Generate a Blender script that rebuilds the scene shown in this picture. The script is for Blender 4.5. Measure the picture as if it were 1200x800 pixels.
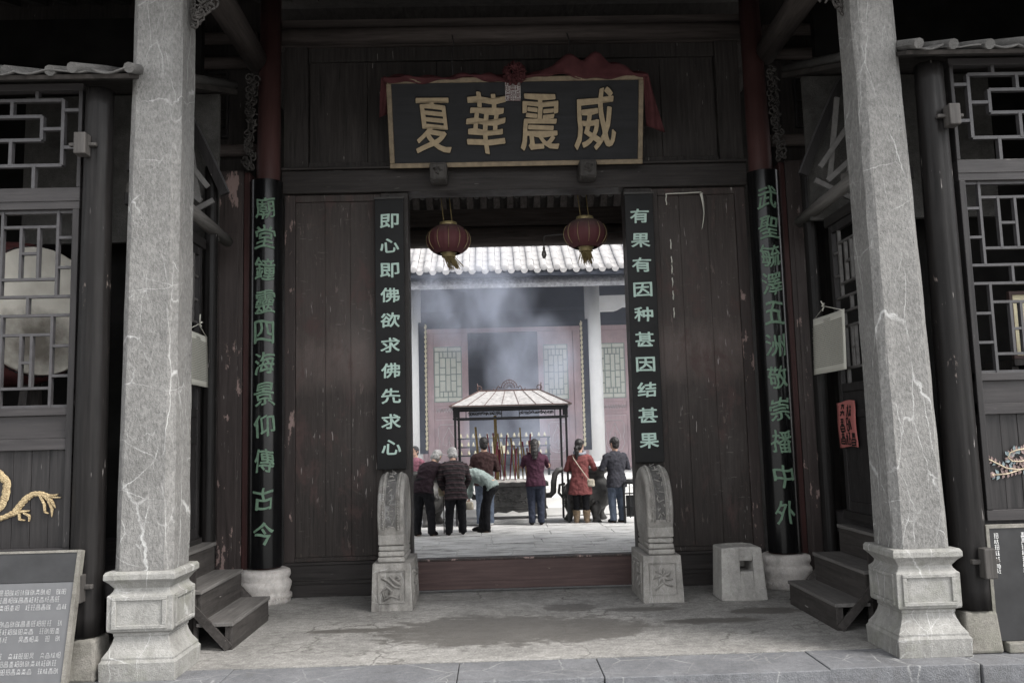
import bpy, bmesh, math, random
from math import sin, cos, pi, radians, sqrt, atan2
from mathutils import Vector, Matrix
random.seed(7)
S = bpy.context.scene
for o in list(bpy.data.objects): bpy.data.objects.remove(o)
COL = S.collection

# ------------------------------------------------------------------ camera, sky, sun, exposure
cam = bpy.data.cameras.new('camera'); co = bpy.data.objects.new('camera', cam); COL.objects.link(co)
cam.sensor_fit = 'HORIZONTAL'; cam.sensor_width = 36; cam.lens = 30; cam.clip_end = 1000; cam.clip_start = .05
co.matrix_world = (Matrix.Translation((-.31, 0, 1.7)) @ Matrix.Rotation(radians(-1.3), 4, 'Z') @
                   Matrix.Rotation(pi/2+radians(6.25), 4, 'X') @ Matrix.Rotation(radians(-1.5), 4, 'Z'))
S.camera = co
SUN_EL, SUN_AZ = radians(51), radians(119)
w = bpy.data.worlds.new('World'); S.world = w; w.use_nodes = True
wn = w.node_tree.nodes; wl = w.node_tree.links
bg = wn['Background']; bg.inputs['Strength'].default_value = .15
sky = wn.new('ShaderNodeTexSky'); sky.sky_type = 'NISHITA'; sky.sun_disc = False
sky.sun_elevation = SUN_EL; sky.sun_rotation = SUN_AZ; sky.air_density = 1.0; sky.dust_density = 1.2; sky.ozone_density = 1
hs = wn.new('ShaderNodeHueSaturation'); hs.inputs['Saturation'].default_value = .10
wl.new(sky.outputs[0], hs.inputs['Color']); wl.new(hs.outputs[0], bg.inputs['Color'])
sl = bpy.data.lights.new('sun', 'SUN'); sl.energy = 1.5; sl.angle = radians(22); sl.color = (1, .96, .91)
so = bpy.data.objects.new('sun', sl); COL.objects.link(so)
sd = Vector((sin(SUN_AZ)*cos(SUN_EL), cos(SUN_AZ)*cos(SUN_EL), sin(SUN_EL)))
so.rotation_euler = (-sd).to_track_quat('-Z', 'Y').to_euler(); so.location = (8, -14, 20)
S.view_settings.view_transform = 'Standard'; S.view_settings.look = 'None'
S.view_settings.exposure = 1.65; S.view_settings.gamma = 1; S.view_settings.use_curve_mapping = False
S.cycles.max_bounces = 8; S.cycles.diffuse_bounces = 5; S.cycles.glossy_bounces = 3; S.cycles.volume_bounces = 2
S.cycles.use_denoising = True; S.cycles.sample_clamp_indirect = 4

# ------------------------------------------------------------------ material helpers
class NT:
    def __init__(s, name):
        s.m = bpy.data.materials.new(name); s.m.use_nodes = True
        s.t = s.m.node_tree; s.b = s.t.nodes['Principled BSDF']; s.out = s.t.nodes['Material Output']
        s._pos = None
    def n(s, typ, **kw):
        x = s.t.nodes.new(typ)
        for k, v in kw.items():
            if k in x.inputs: s.set(x.inputs[k], v)
            else: setattr(x, k, v)
        return x
    def set(s, inp, v):
        if isinstance(v, bpy.types.NodeSocket): s.t.links.new(v, inp)
        elif isinstance(v, (tuple, list)) and len(v) == 3 and inp.type == 'RGBA': inp.default_value = (*v, 1)
        else: inp.default_value = v
    def pos(s, scale=(1, 1, 1), rot=(0, 0, 0), loc=(0, 0, 0)):
        if s._pos is None: s._pos = s.n('ShaderNodeNewGeometry').outputs['Position']
        mp = s.n('ShaderNodeMapping'); s.set(mp.inputs[0], s._pos)
        mp.inputs['Scale'].default_value = scale; mp.inputs['Rotation'].default_value = rot; mp.inputs['Location'].default_value = loc
        return mp.outputs[0]
    def noise(s, vec, scale=1, detail=5, rough=.6, dist=0):
        x = s.n('ShaderNodeTexNoise'); s.set(x.inputs['Vector'], vec)
        x.inputs['Scale'].default_value = scale; x.inputs['Detail'].default_value = detail
        x.inputs['Roughness'].default_value = rough; x.inputs['Distortion'].default_value = dist
        return x.outputs['Fac']
    def ramp(s, fac, stops):
        r = s.n('ShaderNodeValToRGB'); s.set(r.inputs[0], fac); e = r.color_ramp.elements
        while len(e) < len(stops): e.new(.5)
        for i, (p, c) in enumerate(stops):
            e[i].position = p; e[i].color = (*c, 1) if isinstance(c, (tuple, list)) else (c, c, c, 1)
        return r.outputs[0]
    def mix(s, fac, a, b, mode='MIX'):
        x = s.n('ShaderNodeMix'); x.data_type = 'RGBA'; x.blend_type = mode
        s.set(x.inputs[0], fac); s.set(x.inputs[6], a); s.set(x.inputs[7], b)
        return x.outputs[2]
    def math(s, op, a, b=0.0, clamp=False):
        x = s.n('ShaderNodeMath'); x.operation = op; x.use_clamp = clamp
        s.set(x.inputs[0], a); s.set(x.inputs[1], b); return x.outputs[0]
    def bump(s, h, strength=.3, dist=.01):
        x = s.n('ShaderNodeBump'); s.set(x.inputs['Height'], h)
        x.inputs['Strength'].default_value = strength; x.inputs['Distance'].default_value = dist
        s.t.links.new(x.outputs[0], s.b.inputs['Normal'])
    def fin(s, col=None, rough=None, spec=None, metal=None):
        if col is not None: s.set(s.b.inputs['Base Color'], col)
        if rough is not None: s.set(s.b.inputs['Roughness'], rough)
        if spec is not None: s.b.inputs['Specular IOR Level'].default_value = spec
        if metal is not None: s.b.inputs['Metallic'].default_value = metal
        return s.m

def wood(name, c1, c2, rough=.5, axis='Z', chip=None, chip_t=.66, grain=30, spec=.2, scr=.0):
    t = NT(name)
    sc = {'Z': (1, 1, .06), 'X': (.06, 1, 1), 'Y': (1, .06, 1)}[axis]
    g = t.noise(t.pos(sc), grain, 6, .65, .4)
    big = t.noise(t.pos(), 1.7, 4, .6)
    c = t.ramp(g, [(.3, c1), (.72, c2)])
    c = t.mix(t.ramp(big, [(.35, 0), (.7, .7)]), c, tuple(v*.55 for v in c2))
    if chip:
        k = t.noise(t.pos({'Z': (1, 1, .3), 'X': (.3, 1, 1), 'Y': (1, .3, 1)}[axis]), 9, 6, .7, .2)
        k2 = t.noise(t.pos(), 1.3, 3)
        kk = t.math('ADD', k, t.math('MULTIPLY', t.math('SUBTRACT', k2, .5), .5))
        c = t.mix(t.ramp(kk, [(chip_t, 0), (chip_t+.03, 1)]), c, chip)
    if scr:
        k = t.noise(t.pos(tuple(v*1.0 for v in {'Z': (1, 1, .12), 'X': (.12, 1, 1), 'Y': (1, .12, 1)}[axis])), 45, 2, .5)
        k2 = t.noise(t.pos(loc=(3, 1, 2)), 2.5, 3)
        kk = t.math('MULTIPLY', t.ramp(k, [(.70, 0), (.74, 1)]), t.ramp(k2, [(.5, 0), (.6, 1)]))
        c = t.mix(t.math('MULTIPLY', kk, scr), c, (.3, .28, .27))
    d = t.noise(t.pos(), 7, 5)
    r = t.math('ADD', t.math('MULTIPLY', d, .35), rough-.17)
    t.bump(t.math('ADD', g, t.math('MULTIPLY', d, .5)), .35, .006)
    return t.fin(c, r, spec)

def stone(name, c1, c2, vein=0, vc=(.62, .62, .61), rough=.85, bump=.5, scale=6, speck=.4, chisel=0, vs=1.6, moss=0, stain=0):
    t = NT(name)
    n1 = t.noise(t.pos(), scale*.35, 7, .7); n2 = t.noise(t.pos(), scale*16, 3, .7); n3 = t.noise(t.pos(), scale*3, 5, .7)
    c = t.ramp(n1, [(.28, c1), (.72, c2)])
    c = t.mix(speck, c, t.ramp(n2, [(.32, .25), (.64, .75)]), 'OVERLAY')
    c = t.mix(.5, c, t.ramp(n3, [(.3, .35), (.7, .65)]), 'OVERLAY')
    h = t.math('ADD', n2, n3)
    if chisel:
        ch = t.noise(t.pos((1.35, 1.35, .62), (.6, .95, .3)), 44, 3, .6, .3)
        c = t.mix(.5*chisel, c, t.ramp(ch, [(.33, .30), (.5, .5), (.68, .70)]), 'OVERLAY')
        pit = t.noise(t.pos((1.2, 1.2, .7), (.6, .95, .3), (4, 0, 0)), 46, 3, .6)
        c = t.mix(t.ramp(pit, [(.655, 0), (.70, .6*chisel)]), c, tuple(v*.35 for v in c1))
        h = t.math('ADD', h, t.math('MULTIPLY', ch, 1.6))
    if stain:
        sn = t.noise(t.pos((1, 1, .35), (0, 0, 0), (1, 4, 2)), 3.2, 6, .7, .3)
        c = t.mix(t.ramp(sn, [(.52, 0), (.66, stain)]), c, (.07, .066, .06))
    if vein:
        nz = t.n('ShaderNodeTexNoise', Scale=3.2, Detail=5, Roughness=.6); t.set(nz.inputs['Vector'], t.pos())
        tot = None
        for k, (rot, sc, s_, wd, th) in enumerate((((.2, .62, .1), (1.5, 1.5, .34), vs, .0055, .44), ((.1, -.5, .3), (1.4, 1.4, .38), vs*1.25, .0042, .47), ((.9, .9, .2), (.8, .8, 1.3), vs*1.1, .0042, .50), ((.3, .85, 0), (1.6, 1.6, .45), vs*2.4, .0075, .50))):
            mixv = t.n('ShaderNodeMix'); mixv.data_type = 'RGBA'; mixv.blend_type = 'LINEAR_LIGHT'; mixv.inputs[0].default_value = .06
            t.set(mixv.inputs[6], t.pos(sc, rot, (k*3.1, k*1.7, k))); t.set(mixv.inputs[7], nz.outputs['Color'])
            vo = t.n('ShaderNodeTexVoronoi', feature='DISTANCE_TO_EDGE', Scale=s_); t.set(vo.inputs['Vector'], mixv.outputs[2])
            a = t.ramp(vo.outputs['Distance'], [(.0, 1), (wd*.8, .8), (wd*2.0, 0)])
            mk = t.ramp(t.noise(t.pos(loc=(k*5, 2, 1)), 2.3, 4, .65), [(th, 0), (th+.16, 1)])
            a = t.math('MULTIPLY', a, mk)
            tot = a if tot is None else t.math('MAXIMUM', tot, a)
        if chisel:
            zc = t.n('ShaderNodeSeparateXYZ'); t.pos(); t.set(zc.inputs[0], t._pos)
            tot = t.math('MULTIPLY', tot, t.ramp(t.math('MULTIPLY', zc.outputs['Z'], .2), [(.15, 1), (.45, .85), (.8, .6)]))
        c = t.mix(t.math('MULTIPLY', tot, vein), c, vc)
    if moss:
        mk = t.ramp(t.noise(t.pos(), 3, 6, .75), [(.5, 0), (.68, moss)])
        c = t.mix(mk, c, (.15, .155, .115))
    t.bump(h, bump, .012)
    return t.fin(c, rough, .25)

def plain(name, c, rough=.6, spec=.4, metal=0, var=.35, scale=8, bump=0, stretch=(1, 1, 1)):
    t = NT(name)
    n = t.noise(t.pos(stretch), scale, 5, .65)
    cc = t.ramp(n, [(.3, tuple(v*(1-var) for v in c)), (.7, tuple(min(1, v*(1+var)) for v in c))])
    if bump: t.bump(n, bump, .01)
    return t.fin(cc, rough, spec, metal)

M = {}
M['wood'] = wood('weathered_black_wood', (.014, .0125, .012), (.060, .053, .050), .55, scr=.7)
M['woodx'] = wood('weathered_black_wood_across', (.014, .0125, .012), (.050, .044, .042), .55, 'X', scr=.4)
M['woody'] = wood('weathered_black_wood_deep', (.013, .012, .012), (.036, .033, .032), .55, 'Y', scr=.4)
M['wing'] = wood('grey_black_painted_wood', (.012, .0115, .012), (.040, .037, .037), .5, scr=.6)
M['wingx'] = wood('grey_black_painted_rail', (.028, .026, .027), (.055, .051, .051), .5, 'X', scr=.4)
M['lat'] = plain('grey_black_lattice_paint', (.046, .044, .046), .55, .4, 0, .25, 14)
M['latd'] = plain('dusty_dark_lattice', (.085, .081, .078), .6, .4, 0, .3, 14)
M['lacq'] = wood('black_lacquered_post', (.0055, .005, .005), (.0175, .016, .0155), .46, spec=.14, chip=(.12, .10, .09), chip_t=.69, scr=1.0)
M['beam'] = wood('old_ceiling_beam', (.035, .029, .027), (.125, .104, .096), .7, 'X')
M['beamy'] = wood('old_side_beam', (.035, .030, .028), (.13, .112, .104), .7, 'Y')
M['ceil'] = wood('sooty_roof_boards', (.016, .0145, .0135), (.065, .058, .054), .8, 'Y', grain=14)
M['red'] = wood('faded_red_post_paint', (.052, .026, .0245), (.086, .042, .039), .5, chip=(.05, .035, .032), chip_t=.72)
M['redd'] = wood('dark_red_edge_paint', (.030, .014, .0135), (.060, .026, .024), .5)
M['thresh'] = wood('worn_maroon_threshold', (.044, .028, .0265), (.092, .061, .057), .6, 'X', chip=(.15, .125, .11), chip_t=.70)
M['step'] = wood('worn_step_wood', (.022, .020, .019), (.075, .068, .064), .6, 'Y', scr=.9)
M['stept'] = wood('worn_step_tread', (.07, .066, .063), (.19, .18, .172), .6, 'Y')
M['studw'] = wood('carved_stud_wood', (.03, .028, .026), (.09, .083, .078), .6)

def door_mat():
    t = NT('worn_brown_black_door_paint')
    g = t.noise(t.pos((1, 1, .05)), 40, 6, .7, .4)
    c = t.ramp(g, [(.25, (.016, .0138, .0128)), (.75, (.052, .043, .039))])
    blot = t.noise(t.pos((1, 1, .5)), 3.2, 8, .72, .5); b2 = t.noise(t.pos((1.3, 1, .35), loc=(7, 3, 1)), 2.1, 6, .7, .3)
    z = t.n('ShaderNodeSeparateXYZ'); t.pos(); t.set(z.inputs[0], t._pos)
    zz = t.math('ADD', t.math('MULTIPLY', z.outputs['Z'], .2), t.math('MULTIPLY', t.math('SUBTRACT', blot, .5), .10))
    band = t.ramp(zz, [(.2, .0), (.435, .12), (.478, .70), (.54, .9), (.60, .30), (.75, .22), (.9, .1)])
    c = t.mix(t.math('MULTIPLY', band, t.ramp(b2, [(.28, .25), (.62, 1)])), c, (.125, .098, .090))
    c = t.mix(t.ramp(blot, [(.54, 0), (.64, .8)]), c, (.070, .045, .042))
    c = t.mix(t.ramp(b2, [(.56, 0), (.72, .7)]), c, (.070, .062, .058))
    ch = t.noise(t.pos((1, 1, .22)), 15, 5, .7, .3)
    mk = t.noise(t.pos(loc=(2, 0, 3)), 1.9, 3)
    c = t.mix(t.math('MULTIPLY', t.ramp(ch, [(.62, 0), (.66, 1)]), t.ramp(mk, [(.46, 0), (.56, .75)])), c, (.125, .098, .090))
    sc = t.noise(t.pos((.25, 1, 1), (0, .5, 0), (1, 2, 9)), 30, 4, .65)
    c = t.mix(t.math('MULTIPLY', t.ramp(sc, [(.64, 0), (.68, .6)]), t.ramp(b2, [(.45, 0), (.6, 1)])), c, (.13, .115, .108))
    k = t.noise(t.pos((1, 1, .10)), 55, 2, .5)
    c = t.mix(t.math('MULTIPLY', t.ramp(k, [(.685, 0), (.72, 1)]), t.ramp(mk, [(.40, .8), (.50, 0)])), c, (.36, .33, .32))
    t.bump(t.math('ADD', g, blot), .5, .008)
    return t.fin(c, t.math('ADD', t.math('MULTIPLY', blot, .4), .36), .22)
M['door'] = door_mat()
M['pillarside'] = wood('peeling_dark_side_panel', (.022, .018, .017), (.065, .052, .049), .55, chip=(.24, .175, .16), chip_t=.62, scr=.7)

M['colst'] = stone('grey_veined_limestone', (.137, .134, .129), (.200, .196, .188), vein=.85, vc=(.46, .46, .45), chisel=1, bump=.5, speck=.22)
M['pedst'] = stone('carved_grey_limestone', (.19, .187, .176), (.285, .28, .265), vein=.45, vs=1.8, bump=.6, moss=.45, stain=.35, speck=.22)
M['carve'] = stone('pale_carved_stone', (.20, .19, .178), (.36, .345, .32), vein=.35, vs=2.2, bump=.7, scale=9, stain=.55, speck=.25)
M['carved'] = stone('dark_shaded_carving', (.05, .048, .046), (.15, .145, .14), vein=.3, vs=2.2, bump=.8, scale=9, speck=.25)  # dark stone tone that carries the painted shade of the drum tops
M['white_carve'] = stone('whitish_drum_stone', (.50, .465, .44), (.68, .64, .60), bump=.9, scale=9, stain=.4)
M['rough'] = stone('rough_mortared_base', (.12, .113, .10), (.30, .285, .255), bump=1, scale=12, moss=.4)
M['slate'] = stone('blue_grey_kerb_slab', (.10, .102, .109), (.175, .177, .185), vein=.6, vs=.8, vc=(.36, .36, .35), bump=.7, rough=.7, stain=.3, speck=.3)
def flag_mat():
    t = NT('worn_damp_flagstone'); n = t.noise(t.pos((.45, 1.5, 1)), 4.2, 7, .7, .4); n2 = t.noise(t.pos(), 40, 4, .7)
    c = t.ramp(n, [(.33, (.13, .128, .124)), (.46, (.42, .415, .405)), (.62, (.60, .595, .585))])
    c = t.mix(.4, c, t.ramp(n2, [(.35, .3), (.65, .7)]), 'OVERLAY'); t.bump(t.math('ADD', n, t.math('MULTIPLY', n2, .4)), .8, .02)
    return t.fin(c, .65, .35)
M['flag'] = flag_mat()
M['yard'] = stone('pale_courtyard_paving', (.40, .396, .39), (.49, .486, .48), bump=.5, scale=4)
M['street'] = stone('street_paving', (.18, .178, .172), (.30, .296, .288), bump=.5, scale=3)
M['plast'] = stone('sooty_plaster', (.022, .021, .020), (.065, .062, .058), bump=.6, scale=7, stain=.5)
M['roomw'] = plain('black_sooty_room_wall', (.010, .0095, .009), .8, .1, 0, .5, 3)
M['gable'] = stone('sooty_gable_plaster', (.03, .029, .027), (.10, .097, .092), bump=.8, scale=7)
M['log'] = wood('bare_grey_log', (.07, .066, .062), (.19, .18, .17), .7, 'Y')
M['slat'] = plain('bare_grey_slat', (.16, .155, .15), .7, .2, 0, .2, 12)
M['block'] = stone('pale_cut_block', (.28, .27, .255), (.43, .415, .39), bump=.7, scale=8, stain=.3, speck=.25)
M['whitepl'] = plain('pale_plaster', (.60, .59, .58), .8, .2, 0, .2, 3)

def floor_mat():
    t = NT('worn_concrete_floor')
    n1 = t.noise(t.pos(), 1.4, 7, .65); n2 = t.noise(t.pos(), 60, 4, .7); n3 = t.noise(t.pos((1, 1.6, 1)), 4.5, 7, .7, .5)
    c = t.ramp(n1, [(.3, (.158, .153, .145)), (.7, (.295, .286, .27))])
    c = t.mix(.7, c, t.ramp(n2, [(.35, .3), (.65, .7)]), 'OVERLAY')
    sx = t.n('ShaderNodeSeparateXYZ'); t.pos(); t.set(sx.inputs[0], t._pos)
    def blob(cx, cy, rx, ry, amp=.8):
        a = t.math('DIVIDE', t.math('SUBTRACT', sx.outputs[0], cx), rx); b = t.math('DIVIDE', t.math('SUBTRACT', sx.outputs[1], cy), ry)
        d = t.math('ADD', t.math('MULTIPLY', a, a), t.math('MULTIPLY', b, b))
        d = t.math('ADD', d, t.math('MULTIPLY', t.math('SUBTRACT', n3, .5), 4.2*amp))
        return t.ramp(d, [(.0, 1), (.82, .9), (1.0, 0)])
    m = None
    for a in ((-.45, 7.75, .95, .62), (.3, 7.7, .75, .5), (.38, 8.62, .26, .2), (1.6, 7.85, .5, .12), (1.05, 8.45, .35, .12), (-1.6, 7.9, .5, .09), (2.2, 8.2, .35, .15)):
        b = blob(*a); m = b if m is None else t.math('MAXIMUM', m, b)
    sp = t.ramp(t.noise(t.pos(), 26, 3, .6), [(.68, 0), (.74, .55)])
    c = t.mix(t.math('MULTIPLY', sp, t.ramp(n1, [(.4, 0), (.6, 1)])), c, (.5, .48, .45))
    pit = t.ramp(n3, [(.64, 0), (.70, .6)])
    c = t.mix(pit, c, (.12, .112, .10))
    n4 = t.noise(t.pos((1, 1.3, 1), loc=(5, 2, 0)), 11, 6, .75, .4)
    c = t.mix(.6, c, t.ramp(n4, [(.36, .30), (.5, .5), (.64, .72)]), 'OVERLAY')
    vo = t.n('ShaderNodeTexVoronoi', feature='DISTANCE_TO_EDGE', Scale=.8); nzz = t.n('ShaderNodeTexNoise', Scale=2.5, Detail=6); t.set(nzz.inputs['Vector'], t.pos())
    mv = t.n('ShaderNodeMix'); mv.data_type = 'RGBA'; mv.blend_type = 'LINEAR_LIGHT'; mv.inputs[0].default_value = .35; t.set(mv.inputs[6], t.pos()); t.set(mv.inputs[7], nzz.outputs['Color']); t.set(vo.inputs['Vector'], mv.outputs[2])
    c = t.mix(t.math('MULTIPLY', t.ramp(vo.outputs['Distance'], [(0, 1), (.006, .6), (.014, 0)]), t.ramp(n1, [(.42, 0), (.55, .7)])), c, (.06, .056, .05))
    c = t.mix(t.math('MULTIPLY', m, .80), c, (.082, .076, .068))
    t.bump(t.math('ADD', n2, t.math('MULTIPLY', n3, 1.5)), .5, .012)
    return t.fin(c, t.math('SUBTRACT', .85, t.math('MULTIPLY', m, .3)), .3)
M['floor'] = floor_mat()

M['blk'] = plain('black_lacquer_board', (.0065, .0065, .0068), .42, .16, 0, .4, 5)
M['blkg'] = plain('glossy_black_lacquer', (.0055, .0055, .0058), .20, .30, 0, .4, 5, stretch=(1, 1, .1))
M['plq'] = wood('blue_black_plaque_board', (.011, .0115, .013), (.022, .023, .026), .5, 'X', grain=18)
M['gold'] = plain('dull_sand_gold', (.34, .265, .165), .55, .4, 0, .2, 20)
M['goldf'] = plain('tarnished_gold_frame', (.20, .155, .10), .55, .4, 0, .3, 12)
M['green'] = plain('chalky_green_paint', (.125, .20, .14), .6, .3, 0, .25, 25)
M['mint'] = plain('pale_mint_paint', (.42, .55, .49), .6, .3, 0, .1, 20)
M['cloth'] = plain('dull_red_cloth', (.078, .028, .030), .85, .15, 0, .3, 5)
M['paper'] = plain('pale_printed_paper', (.56, .55, .49), .85, .2, 0, .05, 3)
M['pink'] = plain('faded_red_paper', (.36, .125, .115), .85, .2, 0, .15, 6)
M['ink'] = plain('black_ink', (.012, .011, .011), .7, .2, 0, .1)
M['dots'] = plain('grey_print', (.22, .215, .19), .8, .2, 0, .1)
M['seal'] = plain('white_seal_plate', (.42, .40, .39), .6, .3, 0, .1)
M['sealr'] = plain('dark_seal_strokes', (.10, .045, .045), .6, .3, 0, .1)
def lant_mat():
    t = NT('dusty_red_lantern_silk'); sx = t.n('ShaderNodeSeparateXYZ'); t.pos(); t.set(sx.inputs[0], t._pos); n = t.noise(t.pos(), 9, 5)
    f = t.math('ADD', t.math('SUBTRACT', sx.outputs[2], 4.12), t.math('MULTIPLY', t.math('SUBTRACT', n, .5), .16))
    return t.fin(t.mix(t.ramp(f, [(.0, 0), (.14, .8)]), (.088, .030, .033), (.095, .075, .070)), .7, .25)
M['lant'] = lant_mat()
M['brass'] = plain('dull_brass', (.30, .24, .12), .45, .5, .4, .3, 20)
M['tass'] = plain('yellow_brown_tassel', (.17, .13, .06), .8, .2, 0, .4, 60, stretch=(1, 1, .1))
M['rod'] = plain('dark_rod', (.03, .028, .026), .5, .4)
M['iron'] = plain('black_iron', (.018, .018, .020), .5, .5, .3, .3)
M['bronze'] = plain('dark_weathered_bronze', (.070, .068, .066), .55, .4, .3, .4, 9, .8)
M['ash'] = plain('grey_ash', (.5, .48, .46), .95, .1, 0, .3, 30, 1)
M['board'] = plain('grey_engraved_panel', (.098, .099, .103), .5, .4, 0, .12, 4)
M['chalk'] = plain('white_lettering', (.60, .60, .59), .8, .2, 0, .1)
M['chalkd'] = plain('worn_white_lettering', (.31, .31, .31), .8, .2, 0, .2)
M['blackp'] = plain('black_notice_panel', (.020, .020, .021), .45, .4, 0, .4, 4)
def dragon_mat():
    t = NT('worn_gilded_relief'); vo = t.n('ShaderNodeTexVoronoi', Scale=75); t.set(vo.inputs['Vector'], t.pos((1, 1, 1.3))); n = t.noise(t.pos(), 22, 5, .7)
    c = t.ramp(n, [(.3, (.30, .22, .12)), (.6, (.44, .35, .205))]); c = t.mix(t.ramp(vo.outputs['Distance'], [(.35, 0), (.7, .55)]), c, (.15, .105, .06))
    t.bump(vo.outputs['Distance'], .8, .008); return t.fin(c, .6, .3)
M['dragon'] = dragon_mat()
M['phx'] = plain('dusty_pink_relief', (.20, .145, .135), .6, .3, 0, .2, 25)
M['phx2'] = plain('cream_relief_stem', (.42, .35, .25), .6, .3, 0, .2, 25)
M['phx3'] = plain('grey_teal_relief', (.16, .20, .21), .6, .3, 0, .2, 25)
M['hide'] = None
def hide_mat():
    t = NT('worn_drum_hide')
    sx = t.n('ShaderNodeSeparateXYZ'); t.pos(); t.set(sx.inputs[0], t._pos)
    a = t.math('DIVIDE', t.math('SUBTRACT', sx.outputs[0], -4.2), .22); b = t.math('DIVIDE', t.math('SUBTRACT', sx.outputs[2], 2.62), .3)
    n = t.noise(t.pos(), 5, 5)
    d = t.math('ADD', t.math('ADD', t.math('MULTIPLY', a, a), t.math('MULTIPLY', b, b)), t.math('MULTIPLY', t.math('SUBTRACT', n, .5), 1.4))
    c = t.mix(t.ramp(d, [(.1, .85), (1.2, 0)]), t.ramp(n, [(.3, (.56, .53, .47)), (.7, (.72, .69, .62))]), (.10, .085, .07))
    return t.fin(c, .7, .3)
M['hide'] = hide_mat()
M['drumred'] = plain('dull_drum_red', (.085, .030, .029), .5, .4)
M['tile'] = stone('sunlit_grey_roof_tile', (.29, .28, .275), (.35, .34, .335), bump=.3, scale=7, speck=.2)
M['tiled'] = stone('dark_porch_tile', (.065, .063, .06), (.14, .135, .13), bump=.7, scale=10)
M['hplat'] = plain('whitewashed_platform_stone', (.68, .675, .66), .8, .2, 0, .08, 3)
M['hcol'] = plain('whitewashed_column', (.80, .80, .79), .7, .3, 0, .05, 3)
M['hdoor'] = wood('haze_paled_red_door', (.56, .40, .41), (.68, .52, .53), .6)  # red door paint, made paler and pinker to carry the courtyard haze
M['hline'] = plain('pale_carved_outline', (.66, .60, .60), .7, .3, 0, .1)
M['hgreen'] = plain('green_lattice_frame', (.36, .41, .37), .6, .3, 0, .1)
M['hpaper'] = plain('cream_window_paper', (.86, .87, .78), .8, .2, 0, .05)
M['hdark'] = plain('sooty_blue_hall_wall', (.03, .032, .038), .8, .2, 0, .3, 2)
M['hblue'] = plain('dark_couplet_blue', (.03, .034, .046), .6, .3, 0, .2)
M['hgold'] = plain('pale_gold_fret', (.5, .45, .32), .6, .3, 0, .15, 20)
M['fascia'] = plain('grey_white_eave_board', (.36, .36, .37), .7, .3, 0, .5, 14)
M['proof'] = plain('rusted_white_sheet_roof', (.30, .29, .285), .6, .3, 0, .35, 14)
M['rust'] = plain('rusty_iron', (.10, .065, .06), .7, .3, 0, .3, 20)
M['inc1'] = plain('crimson_incense', (.20, .045, .07), .8, .2, 0, .3, 20)
M['inc2'] = plain('ochre_incense', (.26, .19, .085), .8, .2, 0, .3, 20)
M['wax'] = plain('pale_candle_wax', (.62, .56, .38), .6, .3, 0, .2)
M['skin'] = plain('skin', (.43, .27, .20), .55, .4, 0, .08)
M['glassbulb'] = plain('smoky_bulb_glass', (.10, .09, .085), .2, .5)

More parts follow.
